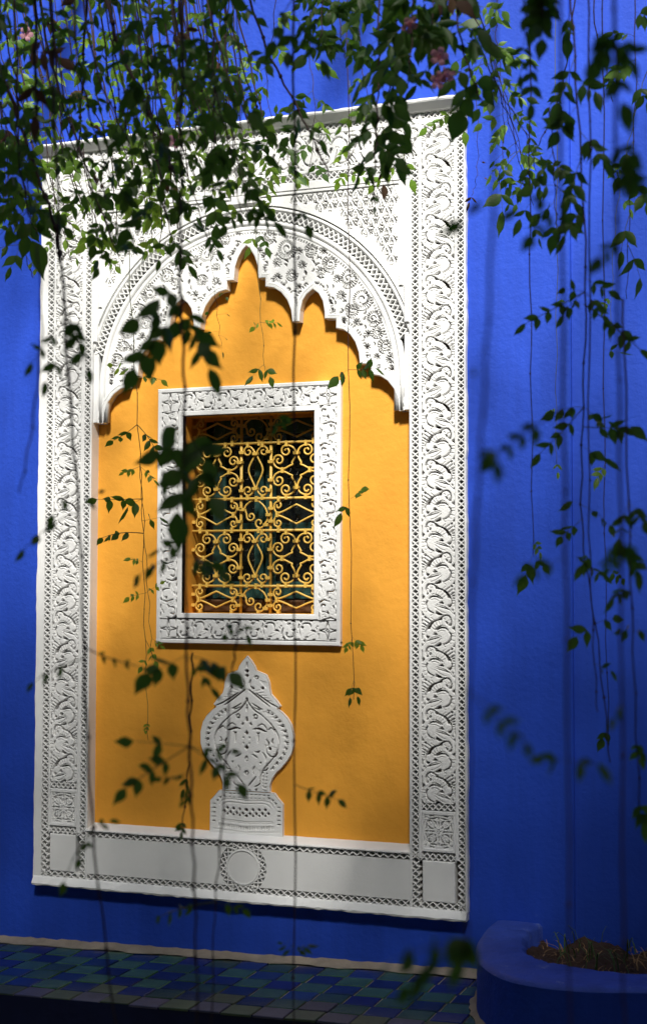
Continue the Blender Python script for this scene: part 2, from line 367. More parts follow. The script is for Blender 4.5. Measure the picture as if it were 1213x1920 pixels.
def curl_meshes():
    out = []
    for tile in (0, 1):
        F = Field(-.0385, .0385, -.0388, .0388, .00135); y0 = 60+595*tile+297.5
        for k in (-1, 0, 1):
            def T(p): return ((p[0]-420)*CUU, -(p[1]+k*1190-y0)*CUU)
            for q in CPOLY: F.poly([T(p) for p in q])
            for q, w_ in CSTR: F.stroke([T(p) for p in q], [a*CUU*1.0 for a in w_] if isinstance(w_, list) else w_*CUU*.98)
            for x, y, r in CDOT: F.dot(*T((x, y)), r*CUU)
            for q in CLIN: F.line([T(p) for p in q], 9*CUU, .0022)
        F.h &= np.abs(F.X) < .0375
        out.append(F.mesh('curl_motif', .024, .0035, grow=True, raw=3))
    return out
CU = curl_meshes()

def lattice(mb, p0, p1, w, yb, yt, pitch=.0236, hb=.0023):
    # row of crossing bars between two points, full width w
    dx, dz = p1[0]-p0[0], p1[1]-p0[1]; L = math.hypot(dx, dz); n = max(1, round(L/pitch)); tx, tz = dx/L, dz/L; nx, nz = -tz*w/2, tx*w/2
    for i in range(n):
        a, b = i*L/n, (i+1)*L/n
        A = (p0[0]+tx*a, p0[1]+tz*a); B = (p0[0]+tx*b, p0[1]+tz*b)
        j = RL.uniform(-.0007, .0007)
        mb.bar((A[0]-nx, A[1]-nz+j), (B[0]+nx, B[1]+nz-j), hb, yb, yt, .8)
        mb.bar((A[0]+nx, A[1]+nz-j), (B[0]-nx, B[1]-nz+j), hb, yb, yt+.0009, .8)
def lattice_arc(mb, c, r0, r1, a0, a1, yb, yt, pitch=.0236, hb=.0023):
    n = max(1, round(abs(a1-a0)*(r0+r1)/2/pitch))
    for i in range(n):
        a, b = a0+(a1-a0)*i/n, a0+(a1-a0)*(i+1)/n
        f = lambda r, t: (c[0]+cos(t)*r, c[1]+sin(t)*r)
        mb.bar(f(r0, a), f(r1, b), hb, yb, yt, .8); mb.bar(f(r1, a), f(r0, b), hb, yb, yt+.0009, .8)
RL = random.Random(4)

# ------------------------------------------------------------------ white plaster surround
YR = .045                      # recess level, faces at y = 0
sur = empty('plaster_surround', (.9, 0, 0)); tag(sur, 'large white carved plaster surround with cusped arch and scroll borders', 'surround')
SO = sur.location.copy()
def part(mb_, name, parent, mtl='white', smooth=False):
    o = mb_.build(name, mtl, parent, smooth)
    r = parent
    off = Vector((0, 0, 0))
    while r is not None: off += r.location; r = r.parent
    o.location = -off; return o
def sub(name, me, parent, loc, rot=0, sc=None):
    o = obj(name, me, parent); off = Vector((0, 0, 0)); r = parent
    while r is not None: off += r.location; r = r.parent
    o.location = Vector(loc)-off; o.rotation_euler = (0, rot, 0)
    if sc: o.scale = sc
    return o
def side(x0, x1, bands, nmot, first):
    # bands: (lattice outer x0,x1), (scroll x0,x1), (lattice inner x0,x1)
    (a0, a1), (s0, s1), (b0, b1) = bands
    mb = MB()
    edges = sorted([x0, a0, a1, s0, s1, b0, b1, x1])
    for e0, e1 in ((edges[0], edges[1]), (edges[2], edges[3]), (edges[4], edges[5]), (edges[6], edges[7])):
        lo, hi = .196, 2.94
        if e1-e0 > .003 and not ((x0 < .5 and e0 == x0) or (x0 > .5 and e1 == x1)): mb.block(e0, e1, 0, .0745 if (e0 == x0 or e1 == x1) else YR+.001, .020 if e0 in (x0, ) or e1 == x1 else .2, 2.968, .0025)
    st_ = mb; mb = MB(); mb.box(x0+.001, x1-.001, YR, .075, .018, 2.995)
    xe, xi, sg = (x0, min(a0, b0), 1) if x0 < .5 else (x1, max(a1, b1), -1)
    ed = MB(); nn_ = 90
    for i in range(nn_+1):
        z = .016+(2.968-.016)*i/nn_; j = RL.uniform(-.0016, .0016)+.0016*sin(i*.5); j2 = RL.uniform(-.001, .001)
        ed.v += [(xe+j-sg*.002, .0745, z), (xe+j-sg*.0015, .006, z), (xe+j+sg*.0008, .0016+j2*.4, z), (xe+sg*.0035+j2, -.0006+j2*.3, z), (xi-sg*.0006, .0, z), (xi, YR, z)]
    ed.f += [(i*6+k, i*6+k+1, (i+1)*6+k+1, (i+1)*6+k) for i in range(nn_) for k in range(5)]
    st_.block(s0-.004, s1+.004, .0011, YR+.001, 2.917, 2.940, .002)
    o = part(mb, 'side_border', sur, 'raw_plaster_shade'); part(st_, 'plain_strip', o); part(ed, 'outer_edge', o)
    zl0, zl1 = .402, 2.92
    h = (zl1-zl0)/nmot
    for i in range(nmot):
        z = zl0+h*(i+.5)
        k = (i+first) % 2
        jx = RL.uniform(-.001, .001)
        sub('scroll_motif', SC[k], o, ((s0+s1)/2, .0015+RL.uniform(-.0008, .0008), z), 0, ((s1-s0)/.126*1.01, RL.uniform(.95, 1.05), h/.1134))
    # lattice strips
    for (c0, c1) in ((a0, a1), (b0, b1)):
        l = MB(); lattice(l, ((c0+c1)/2, .205), ((c0+c1)/2, 2.965 if c0 in (a0,) else 2.775), (c1-c0)+.004, YR, .002)
        if c0 == a0: lattice(l, ((c0+c1)/2, .030), ((c0+c1)/2, .205), (c1-c0)+.004, YR, .002)
        else: lattice(l, ((c0+c1)/2, .045), ((c0+c1)/2, .19), (c1-c0)+.004, YR, .002)
        tag(part(l, 'lattice_strip', o), kind='stuff')
    # flower block with lattice bars above and below
    l = MB(); lattice(l, (s0-.004, .388), (s1+.004, .388), .024, YR, .002); lattice(l, (s0-.004, .207), (s1+.004, .207), .024, YR, .0025)
    tag(part(l, 'lattice_strip', o), kind='stuff')
    fl = MB(); zc = .299; hw = (s1-s0)/2; cx = (s0+s1)/2; hh = .066
    for e in ((cx-hw, cx+hw, zc+hh-.006, zc+hh+.008), (cx-hw, cx+hw, zc-hh-.008, zc-hh+.004), (cx-hw, cx-hw+.008, zc-hh, zc+hh), (cx+hw-.008, cx+hw, zc-hh, zc+hh)):
        fl.block(e[0], e[1], .0005, YR+.001, e[2], e[3], .002)
    part(fl, 'block_frame', o)
    F = Field(cx-hw+.006, cx+hw-.006, zc-hh-.004, zc+hh, .0015)
    for i in range(4):
        a = R(90*i); P_ = lambda r, t: (cx+cos(a+t)*r, zc+sin(a+t)*r)
        F.stroke([P_(.016, 0), P_(.026, 0), P_(.037, 0)], [.0012, .0028, .0008]); F.stroke([P_(.044, 0), P_(.052, 0)], [.0026, .0012])
        for q in (-1, 1):
            F.stroke([P_(.050, q*.14), P_(.050, q*.42), P_(.057, q*.62)], [.0010, .0026, .0010]); F.stroke([P_(.022, q*.42), P_(.036, q*.36), P_(.044, q*.50)], [.0010, .0022, .0008])
            F.stroke([P_(.060, q*.30), P_(.064, q*.55)], [.0012, .0018])
        a += R(45); F.stroke([P_(.018, 0), P_(.024, 0)], [.0020, .0008]); F.stroke([P_(.046, -.10), P_(.056, 0), P_(.046, .10)], [.0012, .0022, .0012]); F.dot(*P_(.070, 0), .0026)
        for q in (-1, 1): F.line([P_(.030, q*.08), P_(.044, q*.16), P_(.064, q*.08)], .0016, .003)
    for dx, dz in ((0, .0065), (0, -.0065), (.0065, 0), (-.0065, 0)): F.dot(cx+dx, zc+dz, .0023)
    c = obj('flower_block', F.mesh('flower_block', .030, .003, 2), o); c.location = Vector((0, .0035, 0))-Vector(sur.location)-Vector(o.location)
    pb = MB(); pb.block(cx-hw+.002, cx+hw-.002, .001, YR+.001, .046, .193, .003); part(pb, 'corner_block', o)
    return o
side(0.0, .247, ((.038, .065), (.074, .196), (.213, .238)), 22, 0)
side(1.583, XR, ((1.768, 1.792), (1.630, 1.756), (1.593, 1.618)), 22, 1)

# top border
mb = MB()
for z0, z1 in ((2.923, 2.940), (2.775, 2.790), (2.966, 2.98)): mb.block(.2, 1.63, .0012, YR+.001, z0, z1, .0025)
mb.block(.236, 1.594, .0008, YR+.001, 2.715, 2.748, .003)
st_ = mb; mb = MB(); mb.box(.2385, 1.5825, YR, .075, 2.72, 2.99); tb = part(mb, 'top_border', sur, 'raw_plaster_shade'); part(st_, 'plain_strip', tb)
n = 12; L0, L1 = .205, 1.622
for i in range(n):
    h = (L1-L0)/n
    sub('scroll_motif', SC[i % 2], tb, (L0+h*(i+.5), .0018+RL.uniform(-.0008, .0008), 2.857), R(90), (.134/.126, RL.uniform(.95, 1.05), h/.1134))
l = MB(); lattice(l, (.04, 2.953), (1.79, 2.953), .028, YR, .002); lattice(l, (.215, 2.762), (1.617, 2.762), .027, YR, .002)
tag(part(l, 'lattice_strip', tb), kind='stuff')
# cornice: sloping underside, thin lip, uneven edge
def extrude_profile(mb, prof, x0, x1, n, jit, rng):
    k = len(prof)
    for i in range(n+1):
        x = x0+(x1-x0)*i/n
        for (y, z, q) in prof: mb.v.append((x, y+rng.uniform(-jit, jit)*q, z+rng.uniform(-jit, jit)*q))
    for i in range(n):
        for j in range(k-1): mb.f.append((i*k+j, i*k+j+1, (i+1)*k+j+1, (i+1)*k+j))
    mb.f.append(tuple(range(k))); mb.f.append(tuple(range(n*k, n*k+k)))
mb = MB(); extrude_profile(mb, [(.06, 2.962, 0), (.0005, 2.962, .3), (-.010, 2.967, .3), (-.034, 2.990, .4), (-.037, 2.996, .6), (-.034, 3.003, 1), (.0, 3.006, 1), (.06, 3.006, .5)], XL+.002, XR-.004, 70, .0016, RL)
part(mb, 'cornice', tb)

# base border
mb = MB(); mb.box(.2385, 1.5825, YR, .075, .018, .222)
bb = part(mb, 'base_border', sur, 'raw_plaster_shade')
mb = MB()
ring = [(cos(2*pi*i/40), sin(2*pi*i/40)) for i in range(40)]
CX, CZ = .921, .117
def corner_fill(mb, sx):
    xe = 1.594 if sx > 0 else .2375; poly = [(xe, .046), (xe, .190), (CX+sx*.066, .190)]
    arc = [(CX+sx*cos(R(a))*.097, CZ+sin(R(a))*.097) for a in range(47, -48, -6)]+[(CX+sx*.066, .046)]
    mb.prism(poly+arc, .0012, YR+.002)
corner_fill(mb, 1); corner_fill(mb, -1)
part(mb, 'plain_panel', bb)
mb = MB(); mb.prism([(CX+c*.071, CZ+s_*.071) for c, s_ in ring], .003, YR+.002); mb.ribbon([(CX+c*.064, CZ+s_*.064) for c, s_ in ring], .002, .002, -.0005, closed=True); part(mb, 'round_panel', bb)
l = MB(); lattice_arc(l, (CX, CZ), .072, .096, 0, 2*pi, YR, .002); tag(part(l, 'lattice_ring', bb), kind='stuff')
l = MB(); lattice(l, (.2, .202), (CX-.035, .204), .024, YR, .002, .030); lattice(l, (CX+.035, .204), (1.62, .206), .024, YR, .002, .030)
lattice(l, (.04, .032), (CX-.035, .032), .026, YR, .002, .030); lattice(l, (CX+.035, .032), (1.79, .033), .026, YR, .002, .030); tag(part(l, 'lattice_strip', bb), kind='stuff')
mb = MB(); extrude_profile(mb, [(.06, -.012, 0), (-.016, -.012, .8), (-.019, -.005, .8), (-.004, .019, .4), (.0, .022, .2), (.06, .022, 0)], XL+.006, XR+.001, 80, .0022, RL); part(mb, 'sill', bb)
mb = MB(); extrude_profile(mb, [(.075, .238, 0), (.059, .238, .3), (.004, .223, .4), (-.004, .218, .4), (-.004, .214, .3), (.03, .214, 0)], .2382, 1.5828, 60, .0016, RL); part(mb, 'ledge', bb)

# arch
AC = .914; ACZ = 1.975; YA = .020
half = [(0, 2.522, .022), (.018, 2.505, .022), (.036, 2.475, .022), (.048, 2.440, .022), (.053, 2.388, .020), (.082, 2.388, .020), (.082, 2.353, .022)]
half += [(.082+.113*sin(R(a)), 2.353-.143*(1-cos(R(a))), .022 if a < 60 else .0135) for a in (18, 36, 54, 72, 90)]
half += [(.195, 2.208, .0135), (.224, 2.208, .0135), (.227, 2.25, .0135), (.236, 2.288, .018), (.252, 2.311, .02), (.278, 2.330, .022), (.303, 2.311, .022), (.320, 2.280, .022), (.327, 2.240, .02), (.328, 2.212, .02), (.374, 2.208, .02), (.374, 2.172, .022)]
half += [(.374+.096*sin(R(a)), 2.172-.142*(1-cos(R(a))), .022) for a in (18, 36, 54, 72, 90)]
half += [(.514, 2.028, .02), (.514, 1.988, .022)]
half += [(.514+.112*sin(R(a)), 1.988-.143*(1-cos(R(a))), .024) for a in (18, 36, 54, 72, 90)]
half += [(.626, 1.845, .024)]
RA0 = .605; FOOT = .6695
inner = [(-a, b, c) for a, b, c in reversed(half[1:])]+half
inn = [(AC+a, b) for a, b, c in inner]
outer = [(AC+FOOT, 1.845), (AC+FOOT, ACZ+.14)]+[(AC+cos(R(a))*.687, ACZ+sin(R(a))*.687) for a in range(14, 167, 4)]+[(AC-FOOT, ACZ+.14), (AC-FOOT, 1.845)]
mb = MB(); mb.prism(inn+outer, YA+.036, .072)
arch = part(mb, 'arch', sur)
# raised trim along the cusps
n = len(inner); vv = []; ff = []
for i, (a, b, w_) in enumerate(inner):
    p0 = inner[max(i-1, 0)]; p1 = inner[min(i+1, n-1)]
    def nrm(p, q):
        dx, dz = q[0]-p[0], q[1]-p[1]; L = math.hypot(dx, dz) or 1; return (-dz/L, dx/L)
    n0 = nrm(p0, inner[i]) if i else nrm(inner[i], p1); n1 = nrm(inner[i], p1) if i < n-1 else n0
    mx, mz = n0[0]+n1[0], n0[1]+n1[1]; L2 = mx*mx+mz*mz
    sc = min(2/L2, 1.6) if L2 > .2 else 1
    if i == 0 or i == n-1: mx, mz = n0[0]*2, n0[1]*2; sc = .5
    ox, oz = mx*sc*w_, mz*sc*w_
    X, Zz = AC+a, b
    vv += [(X, YA+.039, Zz), (X, YA-.001, Zz), (X+ox*.12, YA-.003, Zz+oz*.12), (X+ox*.5, YA-.004, Zz+oz*.5), (X+ox*.58, YA-.001, Zz+oz*.58), (X+ox*.66, YA-.004, Zz+oz*.66), (X+ox, YA-.003, Zz+oz), (X+ox*1.02, YA+.010, Zz+oz*1.02)]
for i in range(n-1):
    for j in range(7): ff.append((i*8+j, i*8+j+1, (i+1)*8+j+1, (i+1)*8+j))
ff.append(tuple(range(8))); ff.append(tuple(range((n-1)*8, n*8)))
mb = MB(); mb.add(vv, ff); part(mb, 'arch_trim', arch)
# mouldings of the arch back
def arc_path(r, lim=FOOT):
    a0 = 0 if r <= lim else math.acos(lim/r); pts = []
    N = 72
    for i in range(N+1):
        a = a0+(pi-2*a0)*i/N; pts.append((AC+cos(a)*r, ACZ+sin(a)*r))
    if r <= lim: pts = [(AC+r, 1.848)]+pts+[(AC-r, 1.848)]
    return pts
core = [(AC+cos(R(a))*.690, ACZ+sin(R(a))*.690) for a in range(6, 175, 4)]+[(AC+cos(R(a))*.640, ACZ+sin(R(a))*.640) for a in range(174, 5, -4)]
mb = MB(); mb.prism(core, YA+.034, .0665); part(mb, 'band_core', arch, 'raw_plaster_shade')
mb = MB(); mb.ribbon(arc_path(.613), .0105, YA+.012, YA-.002); mb.ribbon(arc_path(.6355), .0115, YA+.012, YA-.005); part(mb, 'moulding', arch, smooth=True)
mb = MB(); mb.ribbon(arc_path(.689), .0100, YR+.001, .009); mb.ribbon(arc_path(.7095), .0100, YR+.001, .0075); part(mb, 'moulding', arch, smooth=True)
l = MB(); lattice_arc(l, (AC, ACZ), .647, .680, R(13), R(167), YA+.033, .0125); tag(part(l, 'lattice_band', arch), kind='stuff')
F = Field(AC-.61, AC+.61, 1.85, 2.590, .0017)
rr_ = np.hypot(F.X-AC, F.Z-ACZ); F.keep &= (rr_ < .606) | ((F.Z < ACZ) & (np.abs(F.X-AC) < .606))
F.keep &= ~F.inside([(AC+a, b) for a, b, c in inner]+[(AC+.7, 1.7), (AC-.7, 1.7)] if False else [(AC+a, b) for a, b, c in inner]+[(AC+.626, 1.6), (AC-.626, 1.6)], (slice(None), slice(None)))
for i in range(150):                                       # dotted line along the moulding
    a = R(3+i*174/149); F.slot(AC+cos(a)*.592, ACZ+sin(a)*.592, a, .006, .0022)
for i in range(1, len(inner)-1):                           # dotted line along the cusps
    (xa, za, wa), (xb, zb, wb) = inner[i], inner[i+1]; L = math.hypot(xb-xa, zb-za) or 1e-6; dx, dz = (xb-xa)/L, (zb-za)/L
    if wa < .018: continue
    for k in range(int(L/.0105)):
        t = (k+.5)*.0105; px_, pz_ = xa+dx*t-dz*.031, za+dz*t+dx*.031
        if math.hypot(px_, pz_-ACZ) < .575: F.slot(AC+px_, pz_, math.atan2(dx, -dz), .007, .0021)
SP = [(537,465,18),(584,469,12),(503,444,12),(547,514,11),(619,494,14),(652,521,17),(678,560,19),(661,581,13),(699,596,14),(707,622,11),(722,648,13),(732,672,10),(639,553,9),(602,508,9),(519,492,9),(566,496,8),(747,704,6),(597,446,7),(641,478,7),(716,577,7),(560,437,8),(520,519,8),(478,432,7),(486,470,7),(632,522,8),(690,626,7),(668,604,7),(606,470,7),(560,537,6),(688,650,6),(706,668,6),(735,690,6),(644,600,6),(664,532,6),(560,470,7)]
SP2 = []
for (x, y, r) in SP:
    if all(math.hypot(x-a, y-b) > .80*(r+c) for a, b, c in SP2): SP2.append((x, y, r))
for i, (x, y, r) in enumerate(SP2):
    p = at(x, y, YA); rr = r*mpp(YA)*1.0
    for sgn in (1, -1):
        cx, cz = AC+sgn*(p.x-AC), p.z; a0 = i*2.1; q = sgn*(1 if i % 3 else -1)
        n = max(8, int(2*pi*1.0*rr/.0092)); tot = 1.30
        for k in range(int(n*tot)):                        # toothed spiral
            t = k/(n*tot); a = a0+q*t*tot*2*pi; ra = rr*(1.0-.42*t)
            F.slot(cx+cos(a)*ra, cz+sin(a)*ra, a, .0076 if rr > .02 else .0055, .0017)
        a = a0+q*tot*2*pi; sp_ = []
        for k in range(8): ak = a+q*k*.62; rk = rr*.42*(1-k*.075); sp_.append((cx+cos(ak)*rk, cz+sin(ak)*rk))
        F.stroke(sp_, [.0016]*5+[.0024, .0032, .004])
        F.line([(cx+cos(a0+q*k*.5)*rr*(.84-.030*k), cz+sin(a0+q*k*.5)*rr*(.84-.030*k)) for k in range(14)], .0016, .003)
        if rr > .022: ot = [(cx+cos(a0+q*k*.35)*rr*1.17, cz+sin(a0+q*k*.35)*rr*1.17) for k in range(9)]
        if rr > .022: F.stroke(ot, [.0006, .0012, .0017, .0019, .0019, .0017, .0014, .001, .0006])
RS = random.Random(8)
for i in range(240):                                       # small leaf slits between the scrolls
    a = R(RS.uniform(12, 90)); r_ = RS.uniform(.40, .57); b = RS.uniform(0, 3.14)
    pp = [(at(x, y, YA), r*mpp(YA)) for x, y, r in SP2]
    if any(math.hypot(AC+cos(a)*r_-p.x, ACZ+sin(a)*r_-p.z) < q*1.2+.006 for p, q in pp): continue
    for sgn in (1, -1):
        x, z = AC+sgn*cos(a)*r_, ACZ+sin(a)*r_
        F.stroke([(x, z), (x+sgn*cos(b)*.008, z+sin(b)*.008), (x+sgn*cos(b+.5)*.016, z+sin(b+.5)*.016)], [.0010, .0034, .0008])
o = obj('arch_carving', F.mesh('arch_carving', .030, .002, 1), arch); o.location = Vector((0, YA, 0))-Vector(sur.location)-Vector(arch.location)
mb = MB()
for sgn in (1, -1): mb.block(min(AC+sgn*.646, AC+sgn*.6685), max(AC+sgn*.646, AC+sgn*.6685), .0145, .074, 1.8465, ACZ+.165, .003)
part(mb, 'impost', arch)
# spandrel panels carved with a net of small pointed arches
def spandrel(sgn):
    mb = MB()
    poly = [(AC+sgn*.668, 2.70), (AC+sgn*.668, ACZ+.25)]+[(AC+sgn*cos(R(a))*.675, ACZ+sin(R(a))*.675) for a in range(22, 91, 4)]+[(AC, 2.70)]
    mb.prism(poly, YR, .07)
    o = part(mb, 'spandrel', sur, 'raw_plaster_shade')
    mb = MB()
    for e0, e1 in ((.628, .645), (.648, .668)):
        mb.block(min(AC+sgn*e0, AC+sgn*e1), max(AC+sgn*e0, AC+sgn*e1), .002, YR+.001, ACZ+.20 if e0 > .645 else ACZ+.34, 2.716, .003)
    mb.block(min(AC+sgn*.066, AC+sgn*.628), max(AC+sgn*.066, AC+sgn*.628), .003, YR+.001, 2.702, 2.7145, .003)
    part(mb, 'frame_moulding', o)
    F = Field(min(AC+sgn*.06, AC+sgn*.672), max(AC+sgn*.06, AC+sgn*.672), ACZ+.10, 2.70, .0023)
    F.keep &= np.hypot(F.X-AC, F.Z-ACZ) > .700
    px, pz = .0410, .0375; j = 0; z = 2.699-pz
    while z > ACZ+.3:
        for i in range(16):
            x = .085+px*(i+.5*(j % 2))
            if x > .612: continue
            if math.hypot(x, z+pz*.35-ACZ) < .728: continue
            X = AC+sgn*x
            for q in (-1, 1):
                F.stroke([(X+q*px*.40, z+pz*.18), (X+q*px*.37, z+pz*.52), (X+q*px*.14, z+pz*.95)], [.0030, .0023, .0008])
                F.stroke([(X+q*px*.13, z+pz*.16), (X+q*px*.15, z+pz*.42)], [.0014, .0010])
                F.dot(X+q*px*.30, z+pz*1.02, .0022)
            F.stroke([(X, z+pz*.14), (X, z+pz*.66)], [.0015, .0018])
            F.stroke([(X-px*.13, z-pz*.02), (X, z+pz*.07), (X+px*.13, z-pz*.02)], [.0014, .0026, .0014])
            F.poly([(X+px*.5, z+pz*.55), (X+px*.57, z+pz*.68), (X+px*.5, z+pz*.84), (X+px*.43, z+pz*.68)]); F.dot(X+px*.5, z+pz*.42, .0016)
        z -= pz; j += 1
    c = obj('diaper_carving', F.mesh('diaper_carving', .030, .002, 1), o); c.location = Vector((0, .008, 0))-Vector(sur.location)-Vector(o.location)
spandrel(1); spandrel(-1)
# square over the arch's crown
mb = MB(); cx, cz = AC+.0, 2.700
mb.block(cx-.062, cx+.062, .001, YR+.001, 2.682, 2.7146, .003)
part(mb, 'crown_panel', arch)

# ------------------------------------------------------------------ carved window frame
YF = .035
FX0, FX1 = at(294, 970, YF).x, at(638, 960, YF).x; FZ0, FZ1 = at(465, 1209, YF).z, at(465, 721, YF).z
wf = empty('window_frame', ((FX0+FX1)/2, YF, FZ0)); tag(wf, 'white carved plaster frame with curled leaves around the grilled window', 'window frame')
def rframe(mb, x0, x1, z0, z1, t, yf, yb, b):
    mb.block(x0, x1, yf, yb, z0, z0+t, b); mb.block(x0, x1, yf, yb, z1-t, z1, b)
    mb.block(x0, x0+t, yf+.0006, yb, z0+t*.6, z1-t*.6, b); mb.block(x1-t, x1, yf+.0006, yb, z0+t*.6, z1-t*.6, b)
mb = MB(); rframe(mb, FX0+.001, FX1-.001, FZ0+.001, FZ1-.001, (OL-FX0)-.001, YF+.0245, .066, .001); part(mb, 'backing', wf, 'raw_plaster_shade')
mb = MB(); rframe(mb, FX0, FX1, FZ0, FZ1, .017, YF, .060, .003); part(mb, 'outer_trim', wf)
mb = MB(); rframe(mb, OL-.021, OR_+.021, OB-.021, OT+.021, .021, YF+.0003, .060, .003); part(mb, 'inner_trim', wf)
bx0, bx1 = FX0+.017, OL-.021; cw = (bx1-bx0)
def mrow(c0, c1, n, vertical, fixed, rot):
    for i in range(n):
        t = (i+.5)/n
        loc = (fixed, YF+.0015+RL.uniform(-.0006, .0006), c0+(c1-c0)*t) if vertical else (c0+(c1-c0)*t, YF+.0015+RL.uniform(-.0006, .0006), fixed)
        step = abs(c1-c0)/n
        sub('curl_motif', CU[i % 2], wf, loc, rot, (cw/.0765, RL.uniform(.95, 1.05), step/.0776))
zt, zb_ = (FZ1-.017+OT+.021)/2, (FZ0+.017+OB-.021)/2; xl, xr_ = (bx0+bx1)/2, (FX1-.017+OR_+.021)/2
mrow(OL-.021, OR_+.021, 8, False, zt, R(90)); mrow(OL-.021, OR_+.021, 8, False, zb_, R(-90))
mrow(OB-.021, OT+.021, 11, True, xl, pi); mrow(OB-.021, OT+.021, 11, True, xr_, 0)
F = Field(-.0385, .0385, -.0385, .0385, .00135)
for i in range(4):
    a = R(45+90*i); F.stroke([(cos(a-.75)*.030, sin(a-.75)*.030), (cos(a-.3)*.014, sin(a-.3)*.014), (cos(a)*.010, sin(a)*.010)], [.0022, .0016, .0006])
    F.stroke([(cos(a+.75)*.030, sin(a+.75)*.030), (cos(a+.3)*.014, sin(a+.3)*.014), (cos(a)*.010, sin(a)*.010)], [.0022, .0016, .0006])
    a = R(90*i); F.poly([(cos(a-.16)*.037, sin(a-.16)*.037), (cos(a)*.026, sin(a)*.026), (cos(a+.16)*.037, sin(a+.16)*.037)])
for q in ((-1, -1), (1, -1), (1, 1), (-1, 1)): F.stroke([(0, q[1]*.007), (q[0]*.007, 0)], [.0013, .0013])
F.stroke([(-.034, -.036), (-.036, -.010)], .0016); F.stroke([(.034, .036), (.036, .012)], .0016); F.stroke([(-.034, .036), (-.012, .0365)], .0016)
cfm = F.mesh('corner_flower', .020, .003)
for k, (x, z) in enumerate(((xl, zt), (xr_, zt), (xl, zb_), (xr_, zb_))): sub('corner_flower', cfm, wf, (x, YF+.002, z), k*pi/2, (cw/.0765, 1, cw/.0765))

# ------------------------------------------------------------------ iron grille
YG = .138
gr = empty('window_grille', ((OL+OR_)/2, YG, OB)); tag(gr, 'yellow wrought iron grille of curled scrolls in the window opening', 'grille')
gx = [OL, .845, .972, OR_]; gz = [OB] + [at(480, y, YG).z for y in (1099, 995, 935, 831)] + [OT]
mb = MB(); mb.tube([(0, 0, 0), (0, 0, OT-OB)], .0062, 8); vbar = mb.me('vertical_bar', 'iron_yellow', True)
for x in gx[1:3]: sub('vertical_bar', vbar, gr, (x, YG+.004, OB))
mb = MB(); mb.tube([(0, 0, 0), (OR_-OL, 0, 0)], .0052, 8); hbar = mb.me('horizontal_bar', 'iron_yellow', True)
for z in gz[1:5]: sub('horizontal_bar', hbar, gr, (OL, YG-.004, z))
mb = MB(); mb.box(-.011, .011, -.011, .009, -.0045, .0045); mb.box(-.0095, .0095, -.012, .009, -.0075, -.0048); collar = mb.me('collar', 'iron_yellow')
mb = MB(); mb.box(-.0055, .0055, -.011, .009, -.011, .011); clip = mb.me('clip', 'iron_yellow')
def curl_pts(cx, cz, r, a_end, turns, d, n=18):            # spiral from its eye outwards, ending at radius r, angle a_end (deg)
    out = []
    for i in range(n):
        t = i/(n-1); a = R(a_end)-d*(1-t)*turns*2*pi; rr = r*(.22+.78*t); out.append((cx+cos(a)*rr, cz+sin(a)*rr))
    return out
RR = .0040
def rod(pts2, name='scroll'):
    mb = MB(); mb.tube([(x, 0, z) for x, z in pts2], RR, 6); return mb.me(name, 'iron_yellow', True)
def rot_scale(me, x, z, sx, sz): sub('scroll', me, gr, (x, YG, z), 0, (sx, 1, sz))
# tall side cell: one quarter S-rod in unit cell [-1,1]x[-1,1] scaled by half sizes
def tall_rod(hx, hz):
    e = .0042
    p = curl_pts(-.36*hx, .70*hz, .19*hx, 95, 1.25, -1)     # curl under the top bar, leaving upwards to the right
    p = curl_pts(-.40*hx, .69*hz, .21*hx, 100, 1.2, -1)
    p += spline([(-.30*hx, .885*hz), (-.13*hx, .80*hz), (-.03*hx, .62*hz), (-.07*hx, .44*hz), (-.17*hx, .27*hz), (-.155*hx, .20*hz), (-.25*hx, .16*hz), (-.52*hx, .045*hz), (-.78*hx, .12*hz), (-.90*hx, .30*hz), (-.86*hx, .42*hz)], 5)[0:]
    q = curl_pts(-.68*hx, .36*hz, .205*hx, 150, 1.15, 1); q.reverse()
    return p+q
def mid_rod(hx, hz):
    p = curl_pts(-.52*hx, .70*hz, .34*hx, 60, 1.15, -1)
    p += spline([(-.22*hx, .80*hz), (-.05*hx, .63*hz), (-.14*hx, .48*hz), (-.48*hx, .03*hz), (-.14*hx, -.46*hz), (-.05*hx, -.63*hz), (-.22*hx, -.80*hz)], 5)
    q = curl_pts(-.52*hx, -.70*hz, .34*hx, -60, 1.15, 1); q.reverse()
    return p+q
def lens_rod(hx, hz):
    p = curl_pts(-.72*hx, .56*hz, .17*hx, -20, 1.2, 1)
    p = curl_pts(-.70*hx, .54*hz, .165*hx, 200, 1.2, 1)
    p += spline([(-.84*hx, .30*hz), (-.72*hx, .08*hz), (-.45*hx, .22*hz), (-.05*hx, .56*hz), (.05*hx, .56*hz), (.45*hx, .22*hz), (.72*hx, .08*hz), (.84*hx, .30*hz)], 5)
    q = curl_pts(.70*hx, .54*hz, .165*hx, -20, 1.2, -1); q.reverse()
    return p+q
def clips(x, z, me): sub(me.name.split('.')[0], me, gr, (x, YG, z))
